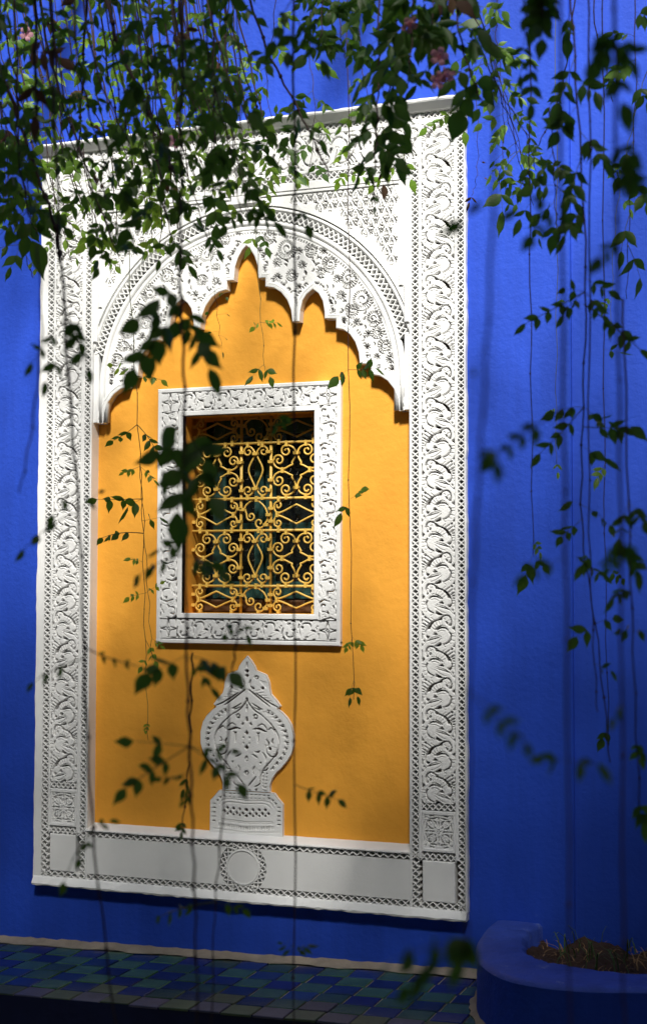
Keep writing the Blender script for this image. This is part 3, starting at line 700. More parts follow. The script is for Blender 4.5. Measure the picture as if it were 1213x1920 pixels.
for c in range(3):
    hx = (gx[c+1]-gx[c])/2; cx = (gx[c+1]+gx[c])/2
    for r_ in range(5):
        hz = (gz[r_+1]-gz[r_])/2; cz = (gz[r_+1]+gz[r_])/2
        tall = r_ in (1, 3)
        if tall and c != 1:
            me = rod(tall_rod(hx, hz))
            for sx in (1, -1):
                for sz in (1, -1): rot_scale(me, cx, cz, sx, sz)
            for sz in (1, -1):
                clips(cx, cz+sz*.62*hz, collar)
                for sx in (1, -1): clips(cx+sx*.37*hx, cz+sz*.95*hz, clip); clips(cx+sx*.97*hx, cz+sz*.33*hz, collar)
            for sx in (1, -1): clips(cx+sx*.52*hx, cz, clip)
        elif tall:
            me = rod(mid_rod(hx, hz))
            for sx in (1, -1): rot_scale(me, cx, cz, sx, 1)
            for sz in (1, -1):
                clips(cx, cz+sz*.63*hz, collar)
                for sx in (1, -1): clips(cx+sx*.90*hx, cz+sz*.69*hz, collar); clips(cx+sx*.50*hx, cz+sz*.95*hz, clip)
        elif c != 1:
            me = rod(lens_rod(hx, hz))
            for sz in (1, -1): rot_scale(me, cx, cz, 1, sz)
            for sx in (1, -1):
                clips(cx+sx*.72*hx, cz, clip)
                for sz in (1, -1): clips(cx+sx*.95*hx, cz+sz*.40*hz, collar); clips(cx+sx*.66*hx, cz+sz*.96*hz, clip)
        else:
            p = curl_pts(-.25*hx, .06*hz, .32*hx, 215, 1.1, -1) if False else curl_pts(-.30*hx, -.10*hz, .30*hx, 200, 1.1, -1)
            p = p+spline([(-.62*hx, .10*hz), (-.72*hx, .45*hz), (-.40*hx, .80*hz), (.05*hx, .90*hz), (.55*hx, .55*hz), (.80*hx, .05*hz), (.78*hx, -.40*hz)], 5)
            q = curl_pts(.26*hx, -.52*hz, .36*hx, -10, 1.15, 1); q.reverse()
            rot_scale(rod(p+q), cx, cz, 1, 1)
            for (a, b, k) in ((-.85, .35, collar), (.92, .0, collar), (.1, .98, clip), (.26, -.98, clip), (.75, -.62, collar)): clips(cx+a*hx, cz+b*hz, k)

# ------------------------------------------------------------------ green casement behind the grille
YC = .225
cw_ = empty('casement_window', ((OL+OR_)/2, YC, OB)); tag(cw_, 'green wooden casement with dark panes behind the yellow grille', 'window')
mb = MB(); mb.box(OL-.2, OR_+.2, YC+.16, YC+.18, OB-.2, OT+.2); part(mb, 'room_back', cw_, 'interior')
mb = MB()
x0, x1 = OL+.002, OR_-.002
def st(a, b, c, d, y0=YC, y1=YC+.035): mb.block(a, b, y0, y1, c, d, .003)
st(x0+.045, x0+.10, OB+.055, OT); st(x1-.055, x1, OB+.055, OT); st(.865, .905, OB+.055, OT); st(.912, .955, OB+.055, OT, YC+.004)
part(mb, 'stile', cw_, 'teal')
mb = MB()
for a, b in ((x0+.10, .865), (.955, x1-.055)):
    st(a, b, OB+.055, OB+.125, YC+.002); st(a, b, OB+.33, OB+.36, YC+.003); st(a, b, OT-.06, OT, YC+.002)
part(mb, 'rail', cw_, 'teal')
for a, b in ((x0+.098, .867), (.953, x1-.053)):
    for c, d in ((OB+.12, OB+.335), (OB+.355, OT-.055)):
        mb = MB(); mb.box(a, b, YC+.018, YC+.022, c, d); part(mb, 'pane', cw_, 'glass_dark')
mb = MB(); mb.block(OL+.001, OR_-.001, YC-.03, YC+.05, OB+.001, OB+.052, .006); part(mb, 'sill_board', cw_, 'wood')
mb = MB(); rw = random.Random(3)                            # chicken wire between grille and casement
hx = .030
for i in range(-1, 20):
    for j in range(-1, 34):
        x = OL+i*hx; z = OB+j*.026+(.013 if i % 2 else 0)
        if not (OL+.005 < x < OR_-.035 and OB+.005 < z < OT-.03): continue
        if rw.random() < .55: continue
        mb.tube([(x, .175, z), (x+hx*.4, .175+rw.uniform(-.003, .003), z+.001)], .0004, 3); mb.tube([(x+hx*.4, .175, z), (x+hx*.55, .175, z+.013)], .0004, 3)
tag(part(mb, 'wire_mesh', cw_, 'wire'), kind='stuff')

# ------------------------------------------------------------------ flame-topped relief below the window
YU = .044
sil = [(570,140),(608,182),(640,232),(652,268),(690,285),(738,305),(756,345),(768,380),(772,430),(784,478),(830,530),(866,582),(838,604),(880,636),(925,685),(960,745),(982,840),(980,940),(960,1005),(925,1062),(880,1115),(830,1165),(795,1215),(776,1275),(776,1338)]
UX = at(340+570/4.665, 1200+700/4.665, YU).x
def U(zx, zy):
    p = at(340+zx/4.665, 1200+zy/4.665, YU); return (p.x-UX, p.z)
rh = [(0 if x == 570 else U(x, y)[0], U(x, y)[1]) for x, y in sil]
ur = empty('plaster_relief', (UX, YU, .24)); tag(ur, 'white flame-shaped carved plaster relief on a beaded foot below the window', 'relief')
def sym(pts): return [(UX-x, z) for x, z in pts], [(UX+x, z) for x, z in pts]
lf, rg = sym(rh)
out_ = rg+list(reversed(lf[1:]))
b_ = [U(776, 1338), U(812, 1346), U(842, 1390), U(886, 1442), U(888, 1750)]
foot = [(x, z) for x, z in b_]; foot[-1] = (foot[-1][0], .228)
lf2, rg2 = sym(foot); out2 = rg2+list(reversed(lf2))
def wall_strip(poly, name, parent, y0, y1):
    n = len(poly); mb = MB(); mb.add([(x, y0, z) for x, z in poly]+[(x, y1, z) for x, z in poly], [(i, (i+1) % n, n+(i+1) % n, n+i) for i in range(n)]); return part(mb, name, parent)
pe = wall_strip(out_, 'plate_edge', ur, YU+.0005, YY+.001)
F = Field(UX-.205, UX+.205, rh[-1][1]-.002, rh[0][1]+.004, .0017)
F.keep &= F.inside(out_, (slice(None), slice(None)))
ku = .00042*1.08
def both(fn):
    for s_ in (1, -1): fn(lambda x, y: (UX+s_*U(x, y)[0], U(x, y)[1]))
def ST(pts, w_): both(lambda T: F.stroke([T(x, y) for x, y in pts], [a*ku for a in w_] if isinstance(w_, list) else w_*ku))
def PO(pts): both(lambda T: F.poly([T(x, y) for x, y in pts]))
def DO(x, y, r): both(lambda T: F.dot(*T(x, y), r*ku))
def LI(pts, d=.003): both(lambda T: F.line([T(x, y) for x, y in pts], 5.5*ku, d))
PO([(566,190),(580,225),(578,245),(570,245)]); PO([(570,255),(590,270),(580,292),(570,290)]); PO([(570,296),(590,312),(570,328)]); PO([(570,300),(588,318),(570,330)])
ST([(640,330),(655,318),(672,330),(655,345)], 5); DO(708,425,15); ST([(606,350),(596,380),(606,410),(632,430)], [5,6,6,4]); PO([(625,405),(640,430),(612,440)])
ST([(652,470),(700,505),(780,560),(846,596)], [4,6,6,3]); ST([(590,440),(640,480),(700,530),(770,585)], [5,7,7,4]); ST([(572,520),(590,560),(640,620),(700,660)], [6,6,6,4]); PO([(565,505),(584,515),(570,528)])
ST([(620,560),(680,600),(706,610)], [3,6,3]); ST([(628,590),(668,612),(690,616)], [2,5,2])
for i, (x, y) in enumerate(((745,628),(780,645),(815,672),(850,705),(880,745),(903,790),(918,838),(926,890),(922,945),(905,995),(880,1040),(848,1085),(812,1128))):
    a = R(-50+i*15); ST([(x+cos(a)*14, y+sin(a)*14), (x+cos(a+1.2)*18, y+sin(a+1.2)*18), (x+cos(a+2.3)*16, y+sin(a+2.3)*16)], [4,7,3]); LI([(x-30, y+10), (x-5, y+6), (x+8, y-2)])
    PO([(x+cos(a+.3)*30, y+sin(a+.3)*30), (x+cos(a+.75)*26, y+sin(a+.75)*26), (x+cos(a+.9)*36, y+sin(a+.9)*36)])
ST([(700,660),(780,740),(840,830),(852,910),(830,990),(780,1062),(720,1130),(690,1200),(684,1260),(640,1290)], [3,5,5,5,5,5,5,5,5,4])
ST([(640,680),(632,668),(645,655),(662,668),(655,690),(630,690)], [5,5,5,5,5,3]); ST([(572,570),(574,600),(572,620)], [5,6,3]); ST([(572,680),(576,705),(572,715)], [6,7,3]); PO([(592,732),(606,722),(618,745),(604,756)])
ST([(625,785),(670,780),(720,800),(745,806)], [4,10,8,4]); ST([(665,760),(700,740),(735,765),(750,800)], [3,5,5,4]); ST([(760,790),(780,772),(805,790),(815,820)], [4,5,5,3])
PO([(570,790),(586,820),(570,836)]); PO([(596,845),(606,866),(590,868)]); PO([(570,920),(586,945),(570,965)]); PO([(592,900),(604,905),(590,922)]); ST([(672,820),(668,870),(672,905)], [6,7,5]); PO([(655,815),(690,812),(668,835)])
PO([(630,985),(690,972),(672,995)]); ST([(620,1005),(650,1025),(665,1035)], [4,7,3]); ST([(570,1020),(578,1045),(572,1065)], [4,6,3]); ST([(572,1150),(580,1165),(572,1180)], [6,8,4])
DO(772,955,15); ST([(745,880),(760,905),(752,930)], [6,9,5]); ST([(735,920),(742,980),(775,1020),(815,1025),(840,990)], [3,5,5,5,4]); ST([(800,870),(790,895),(805,910)], [4,6,3]); ST([(710,990),(735,1030),(735,1060)], [4,6,3])
DO(692,1080,9); ST([(745,1085),(752,1120),(735,1145),(708,1150)], [4,6,6,4]); ST([(640,1110),(625,1140),(632,1180)], [4,5,4]); ST([(650,1200),(600,1260),(584,1284)], [4,5,4]); PO([(640,1315),(665,1300),(655,1330)]); PO([(590,1310),(608,1318),(592,1326)])
for k in range(5): LI([(640+k*18, 1120+k*10), (655+k*14, 1190-k*4)]); LI([(790+k*8, 940+k*20), (830, 950+k*14)]); LI([(650+k*26, 450+k*20), (690+k*26, 440+k*26)])
for k in range(6): LI([(690+k*10, 360+k*3), (712+k*6, 390+k*6)])
for y in (1165,1195,1225,1255,1285,1315): PO([(742-(y-1195)*.1, y), (756-(y-1195)*.1, y+10), (736-(y-1195)*.1, y+14)]); ST([(715-(y-1195)*.02, y), (715-(y-1195)*.02, y+8)], 5)
pf = obj('plate', F.mesh('plate', .014, .003, 1), ur); pf.location = Vector((0, YU, 0))-Vector(ur.location)
wall_strip(out2, 'foot_edge', ur, YU+.0005, YY+.001)
F = Field(UX-.160, UX+.160, .228, U(570, 1330)[1], .0017)
F.keep &= F.inside(out2, (slice(None), slice(None)))
for i in range(11):
    x = 384+i*37.2
    for yy in (1352, 1392): F.poly([(at(340+(x-16)/4.665, 1200+yy/4.665, YU).x, U(570, yy)[1]), (at(340+(x+2)/4.665, 1200+yy/4.665, YU).x, U(570, yy+(9 if yy < 1370 else -9))[1]), (at(340+(x+18)/4.665, 1200+yy/4.665, YU).x, U(570, yy)[1])])
for i in range(14): ST([(586+i*21 if False else 572+i*21, 1640), (572+i*21, 1662)], 5) if i < 12 else None
for i in range(5): ST([(842, 1470+i*38), (862, 1470+i*38)], 5)
for (x, y) in ((765,1392),(795,1410),(822,1440)): PO([(x-12, y-14), (x+14, y-4), (x-2, y+10)])
for r_ in range(2):
    for i in range(4): PO([(570+i*54+27*r_-14+ (0 if r_ else 0), 1492+r_*34), (570+i*54+27*r_, 1474+r_*34), (570+i*54+27*r_+14, 1492+r_*34), (570+i*54+27*r_, 1510+r_*34)])
for i in range(4): PO([(570+i*54-13, 1545), (570+i*54, 1530), (570+i*54+13, 1545), (570+i*54, 1560)])
LI([(570,1412),(700,1412),(775,1430),(800,1470)]); LI([(570,1440),(720,1440),(772,1470)]); LI([(570,1598),(790,1598)]); LI([(570,1612),(800,1612)]); LI([(570,1690),(860,1690)])
pf = obj('foot', F.mesh('foot', .014, .003, 1), ur); pf.location = Vector((0, YU+.0006, 0))-Vector(ur.location)

# ------------------------------------------------------------------ tiled ledge in front of the wall, ground
RT = random.Random(11)
def lz(x): return ZL+.026*(x-.62)
FRONT = -.655
def fr_y(x): return FRONT+.045*(x-.3)*.5
mb = MB()
mb.add([(-5, YB+.05, lz(-5)-.008), (6, YB+.05, lz(6)-.008), (6, fr_y(6), lz(6)-.008), (-5, fr_y(-5), lz(-5)-.008), (6, fr_y(6), -.62), (-5, fr_y(-5), -.62), (6, YB+.05, -.62), (-5, YB+.05, -.62)],
       [(0, 1, 2, 3), (3, 2, 4, 5), (5, 4, 6, 7), (0, 3, 5, 7), (1, 6, 4, 2)])
led = mb.build('ledge', 'grout'); tag(led, kind='structure')
TP = .1135
tm = {}
for key in ('tile_blue', 'tile_green', 'tile_worn', 'tile_worn_green'):
    mb = MB(); h = TP/2-.0032; b = .0025
    mb.add([(-h, -h, -.006), (h, -h, -.006), (h, h, -.006), (-h, h, -.006), (-h, -h, 0), (h, -h, 0), (h, h, 0), (-h, h, 0), (-h+b, -h+b, .002), (h-b, -h+b, .002), (h-b, h-b, .002), (-h+b, h-b, .002)],
           [(0,1,5,4),(1,2,6,5),(2,3,7,6),(3,0,4,7),(4,5,9,8),(5,6,10,9),(6,7,11,10),(7,4,8,11),(8,9,10,11)])
    tm[key] = mb.me('tile', key)
tl = math.atan(.026)
for i in range(-5, 20):
    for j in range(6):
        x = .0+TP*(i+.5)-.012*j*.55+.02; y = -.018-TP*.93*(j+.5)
        if x > 2.35: continue
        k = (i+j) % 2
        if RT.random() < .04: k = 1-k
        key = ('tile_worn', 'tile_worn_green')[k] if (j == 5 or (j == 4 and RT.random() < .18)) else ('tile_blue', 'tile_green')[k]
        o = obj('tile', tm[key], led, (x+RT.uniform(-.001, .001), y+RT.uniform(-.001, .001), lz(x)+RT.uniform(-.0012, .0012)-.0035))
        o.rotation_euler = (RT.uniform(-.012, .012), -tl+RT.uniform(-.012, .012), RT.uniform(-.012, .012)-.06*0); o.scale = (1, .93, 1)
mb = MB(); n = 120                                          # mortar fillet along the foot of the wall
pts = []
for i in range(n+1):
    x = -1.2+3.6*i/n; d = .020+.010*sin(i*.7)+RT.uniform(-.007, .007); pts.append([(x, YB+.004, lz(x)+.020+RT.uniform(-.004, .004)), (x, YB-.012, lz(x)+.012+RT.uniform(-.002, .003)), (x, YB-.03-d, lz(x)+.001)])
v = [p for q in pts for p in q]; f = []
for i in range(n):
    for j in range(2): f.append((i*3+j, i*3+j+1, (i+1)*3+j+1, (i+1)*3+j))
mb.add(v, f); o = mb.build('mortar_joint', 'mortar', led, True)
mb = MB(); mb.add([(-5, fr_y(-5)-.004, lz(-5)-.004), (6, fr_y(6)-.004, lz(6)-.004), (6, fr_y(6)-.004, -.60), (-5, fr_y(-5)-.004, -.60)], [(0, 1, 2, 3)]); mb.build('riser', 'riser', led)
mb = MB(); mb.add([(-60, -60, -.5), (60, -60, -.5), (60, 1, -.5), (-60, 1, -.5)], [(0, 1, 2, 3)]); g = mb.build('ground', 'ground'); tag(g, kind='structure')

# ------------------------------------------------------------------ planter
RZ = -.005
oc = spline([(1.895, .05), (1.890, -.06), (1.893, -.16), (1.915, -.34), (1.975, -.53), (2.075, -.67), (2.19, -.725), (2.35, -.725), (2.55, -.66), (3.0, -.52), (3.6, -.40)], 6)
ic = spline([(2.066, .05), (2.050, -.05), (2.045, -.14), (2.060, -.26), (2.10, -.37), (2.16, -.44), (2.24, -.475), (2.36, -.50), (2.52, -.48), (3.0, -.36), (3.6, -.25)], 6)
pl = empty('planter', (2.1, -.3, lz(2.1))); tag(pl, 'curved cobalt blue masonry planter built against the wall, chipped rim', 'planter')
mb = MB(); n = len(oc); v = []
RP = random.Random(5)
ic2 = [(x+RP.uniform(-.008, .010), y+RP.uniform(-.008, .008)) for x, y in ic]
for (x, y), (a, b) in zip(oc, ic2):
    dx, dy = a-x, b-y; L = math.hypot(dx, dy); ux, uy = dx/L, dy/L
    v += [(x+ux*.003, y+uy*.003, RZ-.012), (x+ux*.010, y+uy*.010, RZ-.002), (x+ux*.03, y+uy*.03, RZ+.001), (x+dx*.5, y+dy*.5, RZ+RP.uniform(-.001, .002)), (a-ux*.012, b-uy*.012, RZ-.001), (a, b, RZ-.010+RP.uniform(-.004, .003)), (a+ux*.004, b+uy*.004, RZ-.14)]
f = []
for i in range(n-1):
    for j in range(6): f.append((i*7+j, i*7+j+1, (i+1)*7+j+1, (i+1)*7+j))
mb.add(v, f); part(mb, 'rim', pl, 'blue_rim', True)
mb = MB(); v = []
for (x, y), (a, b) in zip(oc, ic):
    dx, dy = a-x, b-y; L = math.hypot(dx, dy); ux, uy = dx/L, dy/L
    v += [(x+ux*.0025, y+uy*.0025, RZ-.0115), (x+ux*.006, y+uy*.006, RZ-.05), (x, y, -.62)]
f = []
for i in range(n-1):
    for j in range(2): f.append((i*3+j, i*3+j+1, (i+1)*3+j+1, (i+1)*3+j))
mb.add(v, f); part(mb, 'planter_wall', pl, 'blue', True)
mb = MB(); v = []                                           # mortar bead where the planter meets the tiles
for i in range(10, n):
    (x, y), (a, b) = oc[i], ic[i]; dx, dy = a-x, b-y; L = math.hypot(dx, dy); ux, uy = dx/L, dy/L
    e = .016+RP.uniform(-.006, .008); v += [(x+ux*.004, y+uy*.004, lz(x)+.014+RP.uniform(-.004, .004)), (x-ux*e, y-uy*e, lz(x)+.0015)]
mb.add(v, [(i*2, i*2+1, i*2+3, i*2+2) for i in range(len(v)//2-1)]); part(mb, 'mortar_bead', pl, 'mortar', True)
# soil: uneven mound
mb = MB(); nx_, ny_ = 60, 26; v = []
for i in range(nx_+1):
    for j in range(ny_+1):
        x = 2.0+1.4*i/nx_; y = .045-.58*j/ny_
        v.append((x, y, RZ-.06+.016*sin(x*23+y*9)+.012*sin(x*47-y*31)+RP.uniform(-.008, .008)))
mb.add(v, [(i*(ny_+1)+j, i*(ny_+1)+j+1, (i+1)*(ny_+1)+j+1, (i+1)*(ny_+1)+j) for i in range(nx_) for j in range(ny_)]); o = mb.build('soil', 'soil', None, True); tag(o, 'dark brown soil filling the blue planter', 'soil', kind='stuff')
def blades(name, mtl, n, xr, yr, hmin, hmax, wd, lean, seed):
    rg_ = random.Random(seed); mb = MB()
    for _ in range(n):
        x = rg_.uniform(*xr); y = rg_.uniform(*yr); 
        a = rg_.uniform(0, 6.28); h = rg_.uniform(hmin, hmax); le = h*rg_.uniform(*lean); z = RZ-.062
        w_ = wd*rg_.uniform(.6, 1.3); px_, py_ = -sin(a)*w_, cos(a)*w_
        P3 = [(x, y, z), (x+cos(a)*le*.3, y+sin(a)*le*.3, z+h*.6), (x+cos(a)*le*.75, y+sin(a)*le*.75, z+h*.85), (x+cos(a)*le*1.15, y+sin(a)*le*1.15, z+h*.72)]
        vv = []
        for k, p in enumerate(P3):
            q = (1, .9, .6, .08)[k]; vv += [(p[0]-px_*q, p[1]-py_*q, p[2]), (p[0]+px_*q, p[1]+py_*q, p[2])]
        mb.add(vv, [(0,1,3,2), (2,3,5,4), (4,5,7,6)])
    return mb.build(name, mtl)
tag(blades('dry_grass', 'dry', 230, (2.09, 2.75), (-.46, .02), .006, .035, .0022, (.5, 2.6), 2), 'dry straw coloured grass and leaf litter on the planter soil', 'grass', kind='stuff')
tag(blades('green_grass', 'grass', 60, (2.12, 2.8), (-.40, .02), .04, .11, .0026, (.3, 1.1), 8), 'sparse dark green grass blades growing in the planter', 'grass', kind='stuff')

# ------------------------------------------------------------------ leaves and hanging vines
RV = random.Random(21)
def leaflet_mesh(name, mtl, width, fold, curl, tip, rag=0, seed=0):
    rg_ = random.Random(seed)
    prof = [(0, .02), (.06, .32), (.16, .72), (.30, .98), (.46, 1.0), (.60, .82), (.72, .52), (.82, .26), (.91, .11), (1.0, .015)]
    v = []; f = []
    for i, (t, w_) in enumerate(prof):
        ww = w_*width*.5*(1+rg_.uniform(-rag, rag)); z = -curl*t*t; s_ = sin(t*5)*.02
        v += [(t, -ww+s_, z-fold*ww), (t, s_, z), (t, ww+s_, z-fold*ww+rg_.uniform(-rag, rag)*.1)]
    for i in range(len(prof)-1):
        for j in range(2): f.append((i*3+j, i*3+j+1, (i+1)*3+j+1, (i+1)*3+j))
    return mesh(name, v, f, mtl, True, False)
LM = {k: [leaflet_mesh('leaflet', k, w_, fo_, cu, 0, ra, i) for i, (w_, fo_, cu, ra) in enumerate(((.44, .35, .12, .05), (.38, .5, .25, .06), (.50, .25, .05, .08), (.33, .6, .3, .08), (.42, .1, .35, .1)))] for k in ('leaf', 'leaf_young_lit', 'leaf_dry')}
def rachis_mesh(mtl):
    mb = MB(); mb.tube([(t/6, 0, .06*sin(pi*t/6)) for t in range(7)], [.011, .010, .009, .009, .008, .007, .005], 4); return mb.me('leaf', mtl, True)
RM = {'leaf': rachis_mesh('stem_green'), 'leaf_young_lit': rachis_mesh('stem_green'), 'leaf_dry': rachis_mesh('stem')}
def basis(o, x, n):
    x = x.normalized(); n = n-x*n.dot(x); n = n.normalized() if n.length > 1e-5 else x.orthogonal().normalized(); y = n.cross(x)
    return Matrix(((x[0], y[0], n[0], o[0]), (x[1], y[1], n[1], o[1]), (x[2], y[2], n[2], o[2]), (0, 0, 0, 1)))
def rv(s=1): return Vector((RV.gauss(0, s), RV.gauss(0, s), RV.gauss(0, s)))
DOWN = Vector((0, 0, -1))
def leaf(vine, B, T, n, size, kind='leaf', droop=.55, face=.8, wide=1.0):
    # compound leaf: B base, T tip (world), n leaflets of the given length in metres
    L = (T-B).length
    if L < .004: return
    X = (T-B).normalized(); tc = (CAMP-B).normalized()
    N = (tc*face+rv(.45)+Vector((0, 0, .25)))
    M = basis(B, X, N)
    lo = obj('leaf', RM[kind], vine); Ml = M @ Matrix.Scale(L, 4)
    lo.matrix_local = Matrix.Translation(-vine.location) @ Ml
    inv = Ml.inverted(); side_ = M.col[1].xyz; nn = M.col[2].xyz
    pairs = n//2
    spots = []
    for k in range(pairs):
        t = .30+.62*(k+.3)/max(pairs, 1)
        for s_ in (1, -1): spots.append((t+RV.uniform(-.02, .02), s_))
    spots.append((1.0, 0))
    for t, s_ in spots:
        p = B+X*(L*t)+nn*(L*.06*sin(pi*t))
        d = X*(1.0 if s_ == 0 else .45)+side_*(s_*.85)+DOWN*droop*RV.uniform(.4, 1.4)+rv(.16)
        nv = tc*face+nn*.3+rv(.42)
        sz = size*RV.uniform(.78, 1.12)*(1.1 if s_ == 0 else .92)
        me = RV.choice(LM[kind])
        q = obj('leaflet', me, lo); q.matrix_local = inv @ basis(p, d, nv) @ Matrix.Diagonal((sz, sz*wide, sz, 1))
FLOWER = None
def flower_mesh():
    mb = MB(); n = 10
    rings = [(.10, 0), (.13, .5), (.24, .95), (.34, 1.15)]
    for r_, x in rings:
        for i in range(n): a = 2*pi*i/n; mb.v.append((x, cos(a)*r_, sin(a)*r_))
    for k in range(3):
        for i in range(n): mb.f.append((k*n+i, k*n+(i+1) % n, (k+1)*n+(i+1) % n, (k+1)*n+i))
    for p in range(5):
        a = 2*pi*p/5; base = len(mb.v)
        for (rr, x, w_) in ((.30, 1.12, .20), (.52, 1.30, .34), (.78, 1.34, .34), (.95, 1.26, .18)):
            for s_ in (-1, 0, 1):
                mb.v.append((x-.06*abs(s_), cos(a)*rr-sin(a)*w_*s_, sin(a)*rr+cos(a)*w_*s_))
        for k in range(3):
            for j in range(2): mb.f.append((base+k*3+j, base+k*3+j+1, base+(k+1)*3+j+1, base+(k+1)*3+j))
    return mesh('flower', mb.v, mb.f, 'petal', True, False)
FLOWER = flower_mesh()
def flower(vine, px, py, Y, size=.022):
    p = at(px, py, Y); d = ((CAMP-p).normalized()*.6+Vector((.2, 0, -.5))+rv(.35))
    o = obj('flower', FLOWER, vine); o.matrix_local = Matrix.Translation(-vine.location) @ basis(p, d, rv(1)) @ Matrix.Scale(size, 4)

def vine(path, Y, r, label, leaves=(), kind='leaf', group=None, auto=None, flowers=(), stem='stem', Y1=None):
    n = len(path); pts = []; r *= 1.35
    for i, (x, y) in enumerate(path):
        yy = Y if Y1 is None else Y+(Y1-Y)*i/(n-1)
        pts.append((x, y, yy))
    sp = spline(pts, 7)
    P3 = []
    k_ = mpp(Y)
    ph1, ph2 = RV.uniform(0, 6.28), RV.uniform(0, 6.28)
    for i, (x, y, yy) in enumerate(sp):
        wob = 2.0 if 0 < i < len(sp)-1 else 0
        P3.append(at(x+wob*sin(i*1.7+ph1), y, yy+.012*sin(i*.9+ph2)))
    root = empty('hanging_vine', P3[0]); tag(root, label, 'vine', group or 'vines hanging in front of the wall')
    mb = MB(); m_ = len(P3); mb.tube([p-root.location for p in P3], [r*(1-.45*i/(m_-1)) for i in range(m_)], 6)
    for i in range(2, m_-1, 4): mb.tube([P3[i]-root.location+Vector((0, 0, r*1.3)), P3[i]-root.location, P3[i]-root.location-Vector((0, 0, r*1.3))], [r*.8, r*1.5, r*.8], 6)   # nodes
    mb.build('stem', stem, root, True)
    for lf_ in leaves:
        (bx, by), (tx, ty), nl, spx = lf_[:4]; kd = lf_[4] if len(lf_) > 4 else kind
        # depth of the nearest stem point
        j = min(range(len(sp)), key=lambda q: (sp[q][0]-bx)**2+(sp[q][1]-by)**2); yy = sp[j][2]
        s_ = mpp(yy); B = P3[j] if (sp[j][0]-bx)**2+(sp[j][1]-by)**2 < 400 else at(bx, by, yy)
        T = at(tx, ty, yy+RV.uniform(-.03, .03))
        leaf(root, B, T, nl, spx*s_, kd, wide=.75 if kd == 'leaf_dry' else (1.2 if spx >= 44 else 1.05))
    if auto:
        y0, y1, step, spx, ln = auto[:5]; kd = auto[5] if len(auto) > 5 else kind
        acc = 0; sgn = 1
        for i in range(1, len(sp)):
            acc += math.hypot(sp[i][0]-sp[i-1][0], sp[i][1]-sp[i-1][1])
            if acc < step or not (y0 <= sp[i][1] <= y1): continue
            acc = 0
            for q in ((sgn, ) if RV.random() < .35 else (1, -1)):
                s_ = mpp(sp[i][2]); l_ = ln*RV.uniform(.6, 1.25)*s_; a = RV.uniform(-.9, .35)
                d = Vector((q*cos(a), RV.uniform(-.5, .5), sin(a)-.45)).normalized()
                leaf(root, P3[i], P3[i]+d*l_, RV.choice((3, 5, 5, 7)), spx*s_*RV.uniform(.8, 1.2), 'leaf_dry' if RV.random() < .015 else kd)
            sgn = -sgn
    for (x, y) in flowers: flower(root, x, y, Y)
    return root

# --- long single stems in front of the panel
vine([(95,-120),(105,300),(128,700),(150,1000),(160,1300),(178,1600),(226,1990)], -3.0, .0021, 'blurred purple-brown vine hanging down in front of the left carved border', [
    ((116,560),(165,690),7,40), ((118,580),(60,680),5,34), ((122,640),(85,715),3,40), ((120,600),(150,640),5,34), ((148,930),(100,965),3,26), ((146,950),(45,1030),5,34), ((150,940),(185,925),3,24),
    ((158,1235),(62,1280),5,30), ((159,1225),(262,1250),7,22), ((176,1565),(205,1540),3,26), ((176,1570),(120,1655),3,34), ((170,1560),(150,1610),3,26)])
vine([(236,380),(250,640),(262,850),(268,1000),(272,1200),(278,1388)], -.75, .0012, 'thin vine over the yellow panel left of the window, ending above the relief', [
    ((255,690),(212,684),5,20,'leaf_young_lit'), ((256,690),(302,712),5,20,'leaf_young_lit'), ((259,800),(212,826),5,26), ((259,795),(296,850),7,28), ((262,880),(232,885),5,18,'leaf_young_lit'), ((263,878),(288,900),5,18,'leaf_young_lit'),
    ((265,935),(182,936),5,28), ((264,935),(240,950),3,34), ((267,1005),(192,1008),7,24), ((268,985),(300,970),3,24), ((269,1040),(245,1046),5,15,'leaf_young_lit'), ((270,1108),(242,1120),5,15,'leaf_young_lit'), ((271,1100),(300,1095),5,15,'leaf_young_lit'), ((272,1212),(290,1240),5,16,'leaf_young_lit'), ((273,1220),(266,1250),3,14,'leaf_young_lit'), ((276,1345),(272,1370),5,12,'leaf_young_lit')], stem='stem_green')
vine([(262,860),(271,1000),(280,1150),(285,1238)], -.85, .0010, 'short green shoot beside the thin vine left of the window frame', [((281,1200),(300,1210),5,14,'leaf_young_lit'), ((284,1235),(288,1262),3,16,'leaf_young_lit')], stem='stem_green')
vine([(342,-120),(340,300),(338,540),(345,700),(346,900),(350,1230),(356,1400),(361,1560),(366,1720),(371,1990)], -3.0, .0021, 'long dark vine with big leaves crossing the left side of the window', [
    ((338,548),(300,560),3,54), ((338,560),(252,690),7,56), ((340,552),(392,690),7,56), ((340,590),(372,640),3,52), ((338,540),(330,600),3,48), ((339,600),(262,600),3,54),
    ((345,800),(305,880),3,72), ((345,800),(385,860),5,70), ((346,830),(332,960),5,72), ((346,860),(395,930),3,70), ((346,800),(330,800),1,72), ((345,845),(300,845),1,70),
    ((349,1030),(262,1078),5,38), ((349,1022),(408,1070),7,42), ((349,1015),(300,1030),3,36), ((350,1222),(280,1262),5,48), ((350,1214),(428,1262),7,46), ((351,1240),(395,1290),5,30),
    ((356,1392),(236,1478),7,42), ((356,1390),(250,1390),3,38), ((356,1408),(446,1470),7,38), ((356,1400),(430,1410),5,30), ((357,1440),(302,1458),7,22), ((358,1470),(345,1500),5,22)])
vine([(361,1225),(358,1330),(354,1430),(341,1563)], -2.2, .0016, 'bare brown shoot beside the long vine, ending above the white base', [((352,1450),(345,1480),5,22), ((344,1530),(340,1560),5,20)])
